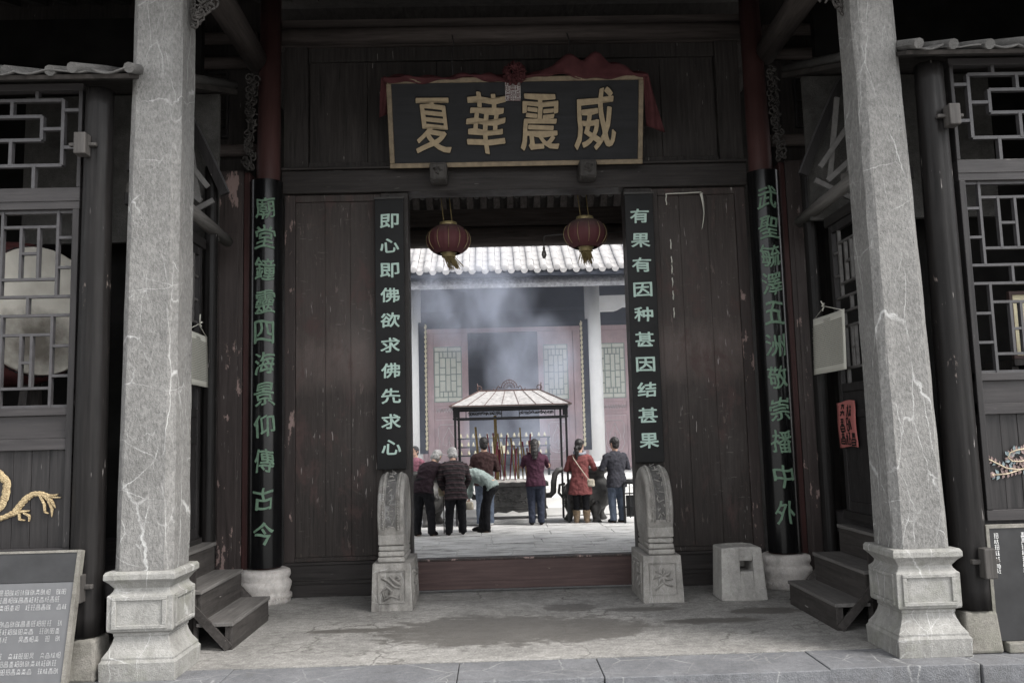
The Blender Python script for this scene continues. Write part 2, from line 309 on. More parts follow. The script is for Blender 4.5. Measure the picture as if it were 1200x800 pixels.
# ------------------------------------------------------------------ mesh helpers
class MB:
    def __init__(s, xf=None): s.v = []; s.f = []; s.sm = []; s.mi = []; s.xf = xf; s.cur = 0
    def add(s, vs, fs, smooth=False):
        b = len(s.v)
        for p in vs:
            p = Vector(p); s.v.append(s.xf(p) if s.xf else p)
        for f in fs: s.f.append([b+i for i in f]); s.sm.append(smooth); s.mi.append(s.cur)
    def box(s, x0, x1, y0, y1, z0, z1):
        s.add([(x0, y0, z0), (x1, y0, z0), (x1, y1, z0), (x0, y1, z0), (x0, y0, z1), (x1, y0, z1), (x1, y1, z1), (x0, y1, z1)],
              [(0, 3, 2, 1), (4, 5, 6, 7), (0, 1, 5, 4), (1, 2, 6, 5), (2, 3, 7, 6), (3, 0, 4, 7)])
    def frustum(s, r0, r1, z0, z1):   # rects (x0,x1,y0,y1)
        a, b = r0, r1
        s.add([(a[0], a[2], z0), (a[1], a[2], z0), (a[1], a[3], z0), (a[0], a[3], z0), (b[0], b[2], z1), (b[1], b[2], z1), (b[1], b[3], z1), (b[0], b[3], z1)],
              [(0, 3, 2, 1), (4, 5, 6, 7), (0, 1, 5, 4), (1, 2, 6, 5), (2, 3, 7, 6), (3, 0, 4, 7)])
    def bar(s, p, q, w, h, up=(0, 0, 1)):
        p, q = Vector(p), Vector(q); d = (q-p).normalized(); u = Vector(up)
        a = d.cross(u)
        if a.length < 1e-4: a = d.cross(Vector((0, 1, 0)))
        a.normalize(); b = a.cross(d).normalized(); a *= w/2; b *= h/2
        s.add([p-a-b, p+a-b, p+a+b, p-a+b, q-a-b, q+a-b, q+a+b, q-a+b], [(0, 1, 2, 3), (4, 7, 6, 5), (0, 4, 5, 1), (1, 5, 6, 2), (2, 6, 7, 3), (3, 7, 4, 0)])
    def tube(s, pts, r, n=10, cap=True):
        pts = [Vector(p) for p in pts]; rr = r if isinstance(r, (list, tuple)) else [r]*len(pts)
        vs = []; m = len(pts); prev = None
        for i, p in enumerate(pts):
            t = (pts[min(i+1, m-1)]-pts[max(i-1, 0)])
            t = t.normalized() if t.length > 1e-9 else Vector((0, 0, 1))
            if prev is None:
                a = t.orthogonal().normalized()
            else:
                a = (prev - t*prev.dot(t)); a = a.normalized() if a.length > 1e-6 else t.orthogonal().normalized()
            prev = a; b = t.cross(a)
            for k in range(n): vs.append(p+(a*cos(2*pi*k/n)+b*sin(2*pi*k/n))*rr[i])
        fs = [(i*n+k, i*n+(k+1) % n, (i+1)*n+(k+1) % n, (i+1)*n+k) for i in range(m-1) for k in range(n)]
        s.add(vs, fs, True)
        if cap:
            b = len(s.v)-len(vs)
            s.f.append([b+k for k in range(n)][::-1]); s.f.append([b+(m-1)*n+k for k in range(n)]); s.sm += [False]*2; s.mi += [s.cur]*2
    def lathe(s, c, prof, n=24, a0=0, a1=2*pi, cap=True):
        full = abs(a1-a0-2*pi) < 1e-6; k = n if full else n+1; vs = []
        for r, z in prof:
            for i in range(k):
                a = a0+(a1-a0)*i/n; vs.append((c[0]+r*cos(a), c[1]+r*sin(a), c[2]+z))
        fs = []
        for j in range(len(prof)-1):
            for i in range(n):
                i2 = (i+1) % k; fs.append((j*k+i, j*k+i2, (j+1)*k+i2, (j+1)*k+i))
        s.add(vs, fs, True)
        if cap and full:
            b = len(s.v)-len(vs); s.f.append([b+i for i in range(k)][::-1]); s.f.append([b+(len(prof)-1)*k+i for i in range(k)]); s.sm += [False]*2; s.mi += [s.cur]*2
    def prism(s, poly, y0, y1, smooth=False):      # poly in xz, extruded along y
        n = len(poly); vs = [(x, y0, z) for x, z in poly]+[(x, y1, z) for x, z in poly]
        s.add(vs, [list(range(n))[::-1], list(range(n, 2*n))]); s.add(vs, [(i, (i+1) % n, n+(i+1) % n, n+i)[::-1] for i in range(n)], smooth)
    def prismx(s, poly, x0, x1):                   # poly in yz, extruded along x
        n = len(poly); vs = [(x0, y, z) for y, z in poly]+[(x1, y, z) for y, z in poly]
        s.add(vs, [list(range(n)), list(range(n, 2*n))[::-1]] + [(i, (i+1) % n, n+(i+1) % n, n+i) for i in range(n)])
    def ell(s, c, r, n=14, m=9, R=None):
        vs = []; c = Vector(c)
        for j in range(m+1):
            th = pi*j/m
            for i in range(n):
                p = Vector((r[0]*sin(th)*cos(2*pi*i/n), r[1]*sin(th)*sin(2*pi*i/n), r[2]*cos(th)))
                vs.append(c+(R @ p if R else p))
        s.add(vs, [(j*n+i, (j+1)*n+i, (j+1)*n+(i+1) % n, j*n+(i+1) % n) for j in range(m) for i in range(n)], True)
    def loft(s, rings, n=18, sq=.8):               # ring: (centre, half-width vec, half-depth vec), closed
        vs = []
        for c, a, b in rings:
            c, a, b = Vector(c), Vector(a), Vector(b)
            for k in range(n):
                t = 2*pi*k/n; cx, sx = cos(t), sin(t)
                vs.append(c+a*(abs(cx)**sq*(1 if cx > 0 else -1))+b*(abs(sx)**sq*(1 if sx > 0 else -1)))
        m = len(rings)
        s.add(vs, [(i*n+k, i*n+(k+1) % n, (i+1)*n+(k+1) % n, (i+1)*n+k) for i in range(m-1) for k in range(n)]
              + [tuple(range(n))[::-1], tuple((m-1)*n+k for k in range(n))], True)
    def grid(s, fn, nu, nv, smooth=True):
        vs = [fn(i/nu, j/nv) for j in range(nv+1) for i in range(nu+1)]
        s.add(vs, [(j*(nu+1)+i, j*(nu+1)+i+1, (j+1)*(nu+1)+i+1, (j+1)*(nu+1)+i) for j in range(nv) for i in range(nu)], smooth)
    def build(s, name, mat, parent=None, bevel=0, solid=0, remesh=0, smooth=0, disp=0, disp_size=.08):
        me = bpy.data.meshes.new(name)
        off = world_loc(parent) if parent else Vector((0, 0, 0))
        me.from_pydata([v-off for v in s.v], [], s.f)
        me.polygons.foreach_set('use_smooth', s.sm); me.polygons.foreach_set('material_index', s.mi)
        for mm in (mat if isinstance(mat, list) else [mat]): me.materials.append(M[mm] if isinstance(mm, str) else mm)
        o = bpy.data.objects.new(name, me); COL.objects.link(o)
        if parent: o.parent = parent
        if len(s.v) < 60000:
            bm = bmesh.new(); bm.from_mesh(me); bmesh.ops.recalc_face_normals(bm, faces=bm.faces); bm.to_mesh(me); bm.free()
        if solid: md = o.modifiers.new('s', 'SOLIDIFY'); md.thickness = solid; md.offset = 0
        if bevel:
            md = o.modifiers.new('b', 'BEVEL'); md.width = bevel; md.segments = 2; md.limit_method = 'ANGLE'; md.angle_limit = radians(40)
        if remesh:
            md = o.modifiers.new('r', 'REMESH'); md.mode = 'VOXEL'; md.voxel_size = remesh; md.use_smooth_shade = True
            if smooth: md = o.modifiers.new('sm', 'SMOOTH'); md.iterations = smooth; md.factor = .5
            if disp:
                tx = bpy.data.textures.new('folds', 'CLOUDS'); tx.noise_scale = disp_size; tx.noise_depth = 2
                md = o.modifiers.new('d', 'DISPLACE'); md.texture = tx; md.strength = disp; md.texture_coords = 'GLOBAL'; md.mid_level = .5
            dg = bpy.context.evaluated_depsgraph_get(); dg.update()
            nm = bpy.data.meshes.new_from_object(o.evaluated_get(dg)); o.modifiers.clear(); o.data = nm; nm.name = name
            for p in nm.polygons: p.use_smooth = True
        return o

def world_loc(o):
    l = Vector((0, 0, 0))
    while o: l += o.location; o = o.parent
    return l
def thing(name, label, cat, loc, group=None):
    o = bpy.data.objects.new(name, None); COL.objects.link(o); o.location = loc; o.empty_display_size = .1
    return tag(o, label, cat, group)
def tag(o, label=None, cat=None, group=None, kind=None):
    if label: o['label'] = label
    if cat: o['category'] = cat
    if group: o['group'] = group
    if kind: o['kind'] = kind
    return o
def struct(mb, name, mat, **k): return tag(mb.build(name, mat, **k), kind='structure')
def sub(o, label): o['label'] = label; return o
def copy_tree(o, parent=None):
    c = o.copy(); COL.objects.link(c)
    if parent: c.parent = parent
    for ch in o.children: copy_tree(ch, c)
    return c

_tc = bpy.data.curves.new('t', 'FONT'); _to = bpy.data.objects.new('t', _tc); COL.objects.link(_to)
def glyph(ch, w, h, depth, bold, place, mat, parent, name='character', wob=.02, slices=0, copies=7):
    """one written character as a mesh scaled to w x h, thickened by shifted copies, then placed by place(x, y, z) with z out of the board"""
    _tc.body = ch; _tc.size = 1; _tc.offset = 0; _tc.extrude = .05; _tc.resolution_u = 3
    dg = bpy.context.evaluated_depsgraph_get(); dg.update()
    me = bpy.data.meshes.new_from_object(_to.evaluated_get(dg)); me.name = name
    bm = bmesh.new(); bm.from_mesh(me)
    xs = [v.co.x for v in bm.verts]; ys = [v.co.y for v in bm.verts]; zs = [v.co.z for v in bm.verts]
    cx, cy = (min(xs)+max(xs))/2, (min(ys)+max(ys))/2; sx = (w-2*bold*w)/max(max(xs)-min(xs), .3); sy = (h-2*bold*w)/max(max(ys)-min(ys), .3); z0, z1 = min(zs), max(zs)
    if slices:
        for k in range(1, slices):
            x = min(xs)+(max(xs)-min(xs))*k/slices
            bmesh.ops.bisect_plane(bm, geom=bm.verts[:]+bm.edges[:]+bm.faces[:], plane_co=(x, 0, 0), plane_no=(1, 0, 0))
    ph = random.random()*6; off = world_loc(parent)
    bm.verts.ensure_lookup_table(); bm.faces.ensure_lookup_table()
    for i, v in enumerate(bm.verts): v.index = i
    base = [((v.co.x-cx)*sx, (v.co.y-cy)*sy, (v.co.z-z0)/(z1-z0)*depth) for v in bm.verts]; fc = [[v.index for v in f.verts] for f in bm.faces]; bm.free()
    vs = []; fs = []
    for c in range(copies):
        dx, dy = (0, 0) if c == 0 else (bold*w*cos(2*pi*c/(copies-1)+.35), bold*w*sin(2*pi*c/(copies-1)+.35))
        n0 = len(vs)
        for x, y, z in base:
            x += dx; y += dy
            x2 = x+wob*w*sin(y/h*7+ph); y2 = y+wob*h*sin(x/w*6+ph*1.7)+wob*1.2*x
            vs.append(Vector(place(x2, y2, z+(depth*.012*c if z > depth*.5 else 0)))-off)
        fs += [[i+n0 for i in f] for f in fc]
    me2 = bpy.data.meshes.new(name); me2.from_pydata(vs, [], fs); me2.materials.append(M[mat]); bpy.data.meshes.remove(me)
    o = bpy.data.objects.new(name, me2); COL.objects.link(o); o.parent = parent
    return o

def scribble(mb, cx, cz, w, h, place, n=5, t=.12):
    """an illegible written character: a few short bars"""
    hw, hh = w*.5, h*.5; st = []
    def comp(x0, x1, z0, z1):
        m = random.random(); xm = (x0+x1)/2; j = lambda: random.uniform(-.06, .06)*(z1-z0)
        if m < .3: st.extend([((x0, z1), (x1, z1+j())), ((x0, z0), (x1, z0+j())), ((x0, z1), (x0, z0)), ((x1, z1), (x1, z0)), ((x0, (z0+z1)/2), (x1, (z0+z1)/2+j()))])
        elif m < .6: st.extend([((x0, z1-.2*(z1-z0)), (x1, z1-.15*(z1-z0))), ((x0, (z0+z1)/2), (x1, (z0+z1)/2+j())), ((xm, z1), (xm, z0)), ((xm, (z0+z1)/2), (x0, z0)), ((xm, (z0+z1)/2), (x1, z0))])
        elif m < .8: st.extend([((x0, z1), (x1, z1+j())), ((x0, z0), (x1, z0)), ((xm, z1), (xm, z0)), ((x0, (z0+z1)/2), (x1, (z0+z1)/2+j()))])
        else: st.extend([((xm, z1), (x0, z0)), ((xm, z1-.25*(z1-z0)), (x1, z0)), ((x0, z1-.3*(z1-z0)), (x1, z1-.25*(z1-z0)))])
    if random.random() < .6: comp(cx-hw, cx-.12*w, cz-hh*.9, cz+hh*.9); comp(cx+.06*w, cx+hw, cz-hh, cz+hh)
    else: comp(cx-hw*.7, cx+hw*.7, cz+.08*h, cz+hh); comp(cx-hw, cx+hw, cz-hh, cz-.06*h)
    for k, (a, b) in enumerate(st):
        d = Vector((b[0]-a[0], b[1]-a[1])); nn = Vector((-d.y, d.x)).normalized()*w*t*.42
        q = [(a[0]-nn.x, a[1]-nn.y), (b[0]-nn.x, b[1]-nn.y), (b[0]+nn.x, b[1]+nn.y), (a[0]+nn.x, a[1]+nn.y)]
        e = .0012+.0003*k
        mb.add([place(x, z, e) for x, z in q], [(0, 1, 2, 3)])

exec_parts = []
# ================================================================== SETTING: ground
mb = MB(); mb.box(-250, 250, -250, 250, -1, -.18); struct(mb, 'ground', 'street')
mb = MB(); mb.box(-6.6, 6.6, 6.72, 9.72, -.17, 0); struct(mb, 'porch_floor', 'floor')
mb = MB()
xs = [-6.6, -4.9, -3.55, -2.32, -.62, .42, 2.02, 3.1, 4.6, 6.6]
for i in range(len(xs)-1):
    dz = random.uniform(-.006, .006); dy = random.uniform(-.02, .02)
    mb.box(xs[i]+.003, xs[i+1]-.003, 6.2+dy, 6.715, -.175, .002+dz)
struct(mb, 'kerb', 'slate', bevel=.006)
mb = MB()
xs = [-6.6, -5.1, -3.3, -1.75, -.1, 1.35, 3.0, 4.4, 6.6]
for i in range(len(xs)-1): mb.box(xs[i]+.008, xs[i+1]-.008, 5.72+random.uniform(-.02, .02), 6.17, -.19, -.13+random.uniform(-.006, .006))
struct(mb, 'lower_kerb', 'slate', bevel=.014)
# gate hall flagstones and courtyard paving
mb = MB()
y = 9.9
while y < 16.1:
    x = -3.3+random.uniform(-.4, 0); d = random.uniform(.45, .7)
    while x < 3.3:
        l = random.uniform(.7, 1.3); mb.box(x+.006, x+l-.006, y+.006, y+d-.006, -.1, random.uniform(-.006, .006)); x += l
    y += d
struct(mb, 'gate_hall_floor', 'flag', bevel=.012)
mb = MB(); mb.box(-9, 9, 9.75, 30, -.17, -.012); struct(mb, 'courtyard_paving', 'yard')

# ================================================================== GATE WALL
GY = 9.62
gw = thing('gate_wall', 'dark timber temple gate wall with two wide worn door panels and a heavy lintel', 'gate wall', (0, GY, 0))
for s in (-1, 1):
    a, b = sorted((s*1.245, s*1.56)); mb = MB(); mb.box(a, b, GY-.03, GY+.2, 0, 4.5); mb.build('jamb', 'wood', gw, bevel=.008)
    a, b = sorted((s*1.56, s*2.66))
    mb = MB()
    fx0, fx1 = sorted((s*1.64, s*2.54))
    # framed door panel: stiles, rails, planks
    (mb.box(a, fx0, GY+.005, GY+.11, .372, 4.5) if s > 0 else mb.box(fx1, b, GY+.005, GY+.11, .372, 4.5))
    ms = MB(); (ms.box(fx1, b, GY-.002, GY+.11, .372, 4.5) if s > 0 else ms.box(a, fx0, GY-.002, GY+.11, .372, 4.5)); ms.build('stile', 'pillarside', gw, bevel=.006)
    mb.box(fx0, fx1, GY+.007, GY+.108, 4.42, 4.5); mb.box(fx0, fx1, GY+.007, GY+.108, .372, .42)
    n = 3
    for k in range(n):
        cut = (0, .37, .69, 1) if s < 0 else (0, .28, .64, 1)
        x0 = fx0+(fx1-fx0)*cut[k]; x1 = fx0+(fx1-fx0)*cut[k+1]
        mb.box(x0+.0008, x1-.0008, GY+.028+.0012*(k % 2), GY+.09, .42, 4.42)
    p = mb.build('door_panel', 'door', gw, bevel=.005)
    mb = MB(); mb.box(a, b, GY-.02, GY+.12, 0, .13); mb.box(a, b, GY-.008, GY+.12, .13, .17); mb.box(a, b, GY+.004, GY+.12, .17, .34); mb.box(a, b, GY-.02, GY+.125, .34, .37)
    mb.build('skirting_board', 'woodx', gw, bevel=.005)
mb = MB(); mb.box(-2.68, 2.68, GY-.06, GY+.24, 4.505, 4.77); mb.box(-2.68, 2.68, GY-.1, GY+.2, 4.772, 4.805); mb.build('lintel', 'woodx', gw, bevel=.01)
mb = MB()
ux = [-2.68, -2.4, -1.72, -.9, 0, .9, 1.75, 2.4, 2.68]
for i in range(len(ux)-1):
    st = i in (0, len(ux)-2)
    mb.box(ux[i]+.002, ux[i+1]-.002, GY+(.02 if st else .1), GY+.2, 4.81, 6.29)
mb.box(-2.4, 2.4, GY+.05, GY+.19, 6.12, 6.288); mb.box(-2.4, 2.4, GY+.06, GY+.19, 4.812, 4.9)
mb.build('upper_panel', 'wood', gw, bevel=.006)
mb = MB(); mb.tube([(-2.78, GY-.03, 6.39), (2.78, GY-.03, 6.39)], .10, 16); mb.box(-2.75, 2.75, GY+.02, GY+.16, 6.295, 6.62); mb.build('top_beam', 'beam', gw)
for px in (-.875, .81):
    st = MB(); st.box(px-.1, px+.1, 9.3, 9.56, 4.56, 4.765)
    o = st.build('lintel_stud', 'studw', gw, bevel=.03)
    f = MB(); f.xf = lambda p: p
    f.box(px-.085, px+.085, 9.292, 9.3, 4.575, 4.585); f.box(px-.085, px+.085, 9.292, 9.3, 4.74, 4.75); f.box(px-.085, px-.075, 9.292, 9.3, 4.587, 4.738); f.box(px+.075, px+.085, 9.292, 9.3, 4.587, 4.738)
    for k in range(7):
        q = [(px+random.uniform(-.05, .05), 9.298, 4.66+random.uniform(-.05, .05)) for _ in range(3)]; f.tube(q, .010, 6)
    f.build('carving', 'studw', o)
# return walls of the gate hall behind the leaves
mb = MB()
for s in (-1, 1):
    a, b = sorted((s*3.1, s*3.3)); mb.box(a, b, GY+.26, 13.4, -.1, 6.2)
mb.build('hall_side_wall', 'plast', gw)

t = thing('threshold', 'worn maroon timber threshold across the gate opening', 'threshold', (0, 9.66, 0))
mb = MB(); mb.box(-1.243, 1.243, 9.6, 9.72, .035, .345); mb.box(-1.243, 1.243, 9.585, 9.73, .035, .12); mb.build('beam', 'thresh', t, bevel=.008)
mb = MB(); mb.box(-1.243, 1.243, 9.59, 9.735, .347, .367); mb.build('cap_strip', 'pillarside', t, bevel=.005)

# ================================================================== RED PILLARS + COUPLET BOARDS
PX = 2.81; PY = 9.42; R0 = .185
def red_pillar(s, label):
    t = thing('red_pillar', label, 'pillar', (s*PX, PY, 0), 'pillars beside the gate')
    mb = MB(); mb.tube([(s*PX, PY+.04, .34), (s*PX, PY+.04, 4.6), (s*(PX-.03), PY+.04, 6.9)], [.155, .135, .115], 20); mb.build('shaft', 'red', t)
    mb = MB(); mb.lathe((s*PX, PY, 0), [(.27, 0), (.275, .05), (.255, .10), (.262, .12), (.275, .16), (.28, .20), (.262, .225), (.25, .24), (.27, .28), (.262, .33), (.22, .35)], 28)
    st = mb.build('plinth', 'white_carve', t)
    mb = MB()
    for k in range(26):
        a = 2*pi*k/26; r = .272
        pts = [(s*PX+(r+.004)*cos(a+da), PY+(r+.004)*sin(a+da), z) for da, z in ((-.09, .07), (-.04, .03+.02*random.random()), (.03, .08), (.09, .045))]
        mb.tube(pts, .008, 5)
    mb.build('carving', 'white_carve', st)
    mb = MB(); a, b = sorted((s*2.985, s*3.05)); mb.box(a, b, PY-.06, PY+.16, .02, 4.7); mb.build('edge_strip', 'redd', t, bevel=.01)
    return t
red_pillar(-1, 'dark red round pillar on a whitish carved drum, behind the left pair of wooden steps')
red_pillar(1, 'dark red round pillar on a whitish carved drum, behind the holed stone block')
def couplet(s, text, label, zs):
    t = thing('curved_couplet_board', label, 'couplet board', (s*PX, PY, .36), 'curved couplet boards on the pillars')
    mb = MB(); mb.lathe((s*PX, PY, .37), [(R0, 0), (R0, 4.22)], 28, pi+.12, 2*pi-.12, False); mb.lathe((s*PX, PY, .37), [(R0-.02, 0), (R0-.02, 4.22)], 28, pi+.12, 2*pi-.12, False)
    n = 28; v = []
    for z in (.37, 4.59):
        for r in (R0, R0-.02): v += [(s*PX+r*cos(pi+.12+(pi-.24)*i/n), PY+r*sin(pi+.12+(pi-.24)*i/n), z) for i in range(n+1)]
    k = n+1
    mb.add(v, [(j*2*k+i, j*2*k+i+1, j*2*k+k+i+1, j*2*k+k+i) for j in (0, 1) for i in range(n)]+[(0, k, 3*k, 2*k), (n, k+n, 3*k+n, 2*k+n)])
    mb.build('board', 'blkg', t)
    base = .16 if s < 0 else -.10
    for ch, z in zip(text, zs):
        def place(x, y, zz, z=z):
            a = x/R0+base; r = R0+.003+zz
            return (s*PX+r*sin(a), PY-r*cos(a), z+y)
        glyph(ch, .21, .245, .010, .015, place, 'green', t, wob=.045, slices=9, copies=5)
import_z = lambda ys, top, bot: ys
zl = [4.26, 3.93, 3.575, 3.21, 2.88, 2.54, 2.205, 1.87, 1.495, 1.1, .735]
zr = [4.26, 3.92, 3.60, 3.285, 2.96, 2.60, 2.255, 1.905, 1.555, 1.185, .80]
couplet(-1, '廟堂鐘靈四海景仰傳古今', 'black curved couplet board with green characters ending in 古今, on the left red pillar', zl)
couplet(1, '武聖毓澤五洲敬崇播中外', 'black curved couplet board with green characters ending in 中外, on the right red pillar', zr)

# hanging flat couplet boards
def hanging(x0, x1, text, label):
    t = thing('hanging_couplet_board', label, 'couplet board', ((x0+x1)/2, 9.52, 1.36), 'flat couplet boards hung on the jambs')
    mb = MB(); mb.box(x0, x1, 9.5, 9.53, 1.36, 4.4); mb.build('board', 'blk', t, bevel=.004)
    mb = MB(); mb.box(x0-.006, x1+.006, 9.492, 9.536, 4.402, 4.425); mb.tube([((x0+x1)/2, 9.52, 4.42), ((x0+x1)/2+.02, 9.52, 4.47), ((x0+x1)/2-.02, 9.52, 4.47), ((x0+x1)/2, 9.52, 4.42)], .005, 6); mb.build('hook', 'rod', t)
    n = len(text); zt, zb = 4.145, 1.60; c = (x0+x1)/2
    for i, ch in enumerate(text):
        z = zt+(zb-zt)*i/(n-1)
        glyph(ch, .215, .165, .006, .018, lambda x, y, zz, z=z: (c+x, 9.4975-zz, z+y), 'mint', t, wob=.015)
hanging(-1.615, -1.29, '即心即佛欲求佛先求心', 'flat black board with mint characters 即心即佛, hung left of the gate opening')
hanging(1.235, 1.56, '有果有因种甚因结甚果', 'flat black board with mint characters 有果有因, hung right of the gate opening')

# ================================================================== PLAQUE
pl = thing('plaque', 'tilted blue-black plaque with four large gold characters above the gate opening', 'plaque', (0, 9.45, 4.73))
PB, PT = Vector((.01, 9.43, 4.735)), Vector((.01, 9.12, 5.66)); PU = (PT-PB); PH = PU.length; PU.normalize(); PN = Vector((1, 0, 0)).cross(PU)  # outward: -y
if PN.y > 0: PN = -PN
def pp(x, u, d): return PB+Vector((x, 0, 0))+PU*u+PN*d
W2 = 1.435
mb = MB(xf=lambda p: pp(p.x, p.z, p.y)); mb.box(-W2+.03, W2-.03, -.04, 0, .02, PH-.02); mb.build('board', 'plq', pl)
mb = MB(xf=lambda p: pp(p.x, p.z, p.y))
for (a, b, c, d) in ((-W2, W2, 0, .055), (-W2, W2, PH-.055, PH), (-W2, -W2+.055, .0555, PH-.0555), (W2-.055, W2, .0555, PH-.0555)):
    mb.box(a, b, -.05, .022, c, d)
mb.build('frame', 'goldf', pl, bevel=.008)
for ch, xc, uc, wd, hh in (('夏', -.92, .47, .40, .60), ('華', -.335, .48, .44, .66), ('震', .265, .47, .44, .62), ('威', .885, .50, .46, .66)):
    rs_ = random.getstate(); glyph(ch, wd*1.07, hh*1.06, .004, .040, lambda x, y, z: pp(xc+x, uc+y, .001+z*.5), 'ink', pl, 'character_outline', wob=.03, copies=11); random.setstate(rs_)
    glyph(ch, wd, hh, .014, .018, copies=11, place=lambda x, y, z: pp(xc+x, uc+y, .003+z), mat='gold', parent=pl, wob=.03)
# red cloth draped over the plaque
def cloth_fn(u, v):
    x = -1.46+2.93*u
    top = PH+.012+.012*sin(u*23)
    hump = .20*math.exp(-((u-.80)/.10)**2)+.13*math.exp(-((u-.68)/.06)**2)
    back = .05+.06*v
    h = top+hump*sin(pi*min(1, v*.9))*(1+.10*sin(u*70+v*3))+.022*sin(u*61+v*6)
    if v < .3: return pp(x, top-.045*(1-v/.3)*(1+.6*sin(u*17)+.3*sin(u*53))+hump*.1, .03+.012*sin(u*31+v*9))
    return pp(x, h+.01*sin(v*9+u*13), .03-.16*(v-.3)/.7)
cl = thing('red_cloth', 'dull red cloth draped along the top of the gold-lettered plaque', 'cloth', (0, 9.12, 5.66))
mb = MB(); mb.grid(cloth_fn, 160, 14); mb.build('drape', 'cloth', cl, solid=.006)
for s in (-1, 1):
    def tail(u, v, s=s):
        L = .42 if s < 0 else .64
        wv = .035+.04*v if s < 0 else .03+.075*v
        x = s*(W2+.015+.02*v+(.0 if s < 0 else .13)*v)+(u-.5)*wv*2
        return pp(x, PH+.01-L*v*(1-.12*(u if s < 0 else 1-u)), .02+.02*sin(u*9+v*5)-.12*v)
    mb = MB(); mb.grid(tail, 10, 16); mb.build('hanging_end', 'cloth', cl, solid=.006)
ro = thing('cloth_rosette', 'gathered red cloth rosette at the top middle of the plaque', 'rosette', tuple(pp(0, PH+.03, .05)))
mb = MB()
for k in range(46):
    th = random.uniform(0, 2*pi); ph = math.acos(random.uniform(-.2, 1)); d = Vector((sin(ph)*cos(th), -cos(ph)*.8, sin(ph)*sin(th)))
    c = pp(-.01, PH+.03, .05)+d*.085; R = d.to_track_quat('Z', 'Y').to_matrix() @ Matrix.Rotation(random.random()*3, 3, 'Z')
    def petal(u, v, c=c, R=R, j=random.random()*6):
        a = (u-.5)*.085; b = (v-.5)*.07
        return c+R @ Vector((a, b, .03*sin(u*7+j)+.02*cos(v*6+j)))
    mb.grid(petal, 6, 5)
mb.build('petals', 'cloth', ro, solid=.004)
se = thing('seal_plate', 'small white plate with seal strokes hanging under the red rosette', 'seal plate', tuple(pp(-.03, PH-.1, .03)))
mb = MB(xf=lambda p: pp(p.x, p.z, p.y)); mb.box(-.115, .055, .024, .03, PH-.26, PH-.03); mb.build('plate', 'seal', se)
mb = MB(); 
for i in range(3):
    for j in range(4): scribble(mb, -.085+.055*i, PH-.235+.055*j, .05, .05, lambda x, z, e: pp(x, z, .0305+e), 5, .14)
mb.build('strokes', 'sealr', se)
for px, z0 in ((-.69, 6.30), (.65, 6.30)):
    mb = MB(); mb.tube([(px-.01, 9.5, z0+.04), (px+.012, 9.42, z0-.1), (px-.012, 9.3, z0-.35), (px+.01, 9.15, 5.68)], .006, 6)
    tag(mb.build('hanging_wire', 'lat'), 'thin wire from the top beam down to the plaque, %s the red rosette' % ('left of' if px < 0 else 'right of'), 'wire', 'wires holding the plaque')

# torn paper on the right door panel
tp = thing('torn_paper', 'torn white paper strip stuck to the top of the right door panel', 'paper scrap', (1.9, 9.63, 4.1))
mb = MB(); mb.grid(lambda u, v: (1.735+.42*u, 9.618-.003*sin(u*9), 4.425+.012*v+.012*u), 12, 1); mb.build('strip', 'paper', tp, solid=.002)
mb = MB(); mb.grid(lambda u, v: (2.13+.03*u*(1.2-v)+.03*sin(v*3), 9.612-.012*sin(u*3+v*4), 4.42-.42*v+.02*u), 3, 10); mb.build('strip', 'paper', tp, solid=.002)
mb = MB(); mb.grid(lambda u, v: (1.733+.012*u+.004*sin(v*9), 9.619, 4.43-.13*v), 1, 8); mb.build('strip', 'paper', tp, solid=.002)
for z in (3.9, 3.7, 3.62, 3.45, 3.3, 3.1): mb = MB(); mb.grid(lambda u, v, z=z: (1.768+.012*u+.003*sin(v*9+z), 9.640, z-random.uniform(.08, .15)*v), 1, 6); mb.build('flake', 'paper', tp, solid=.002)

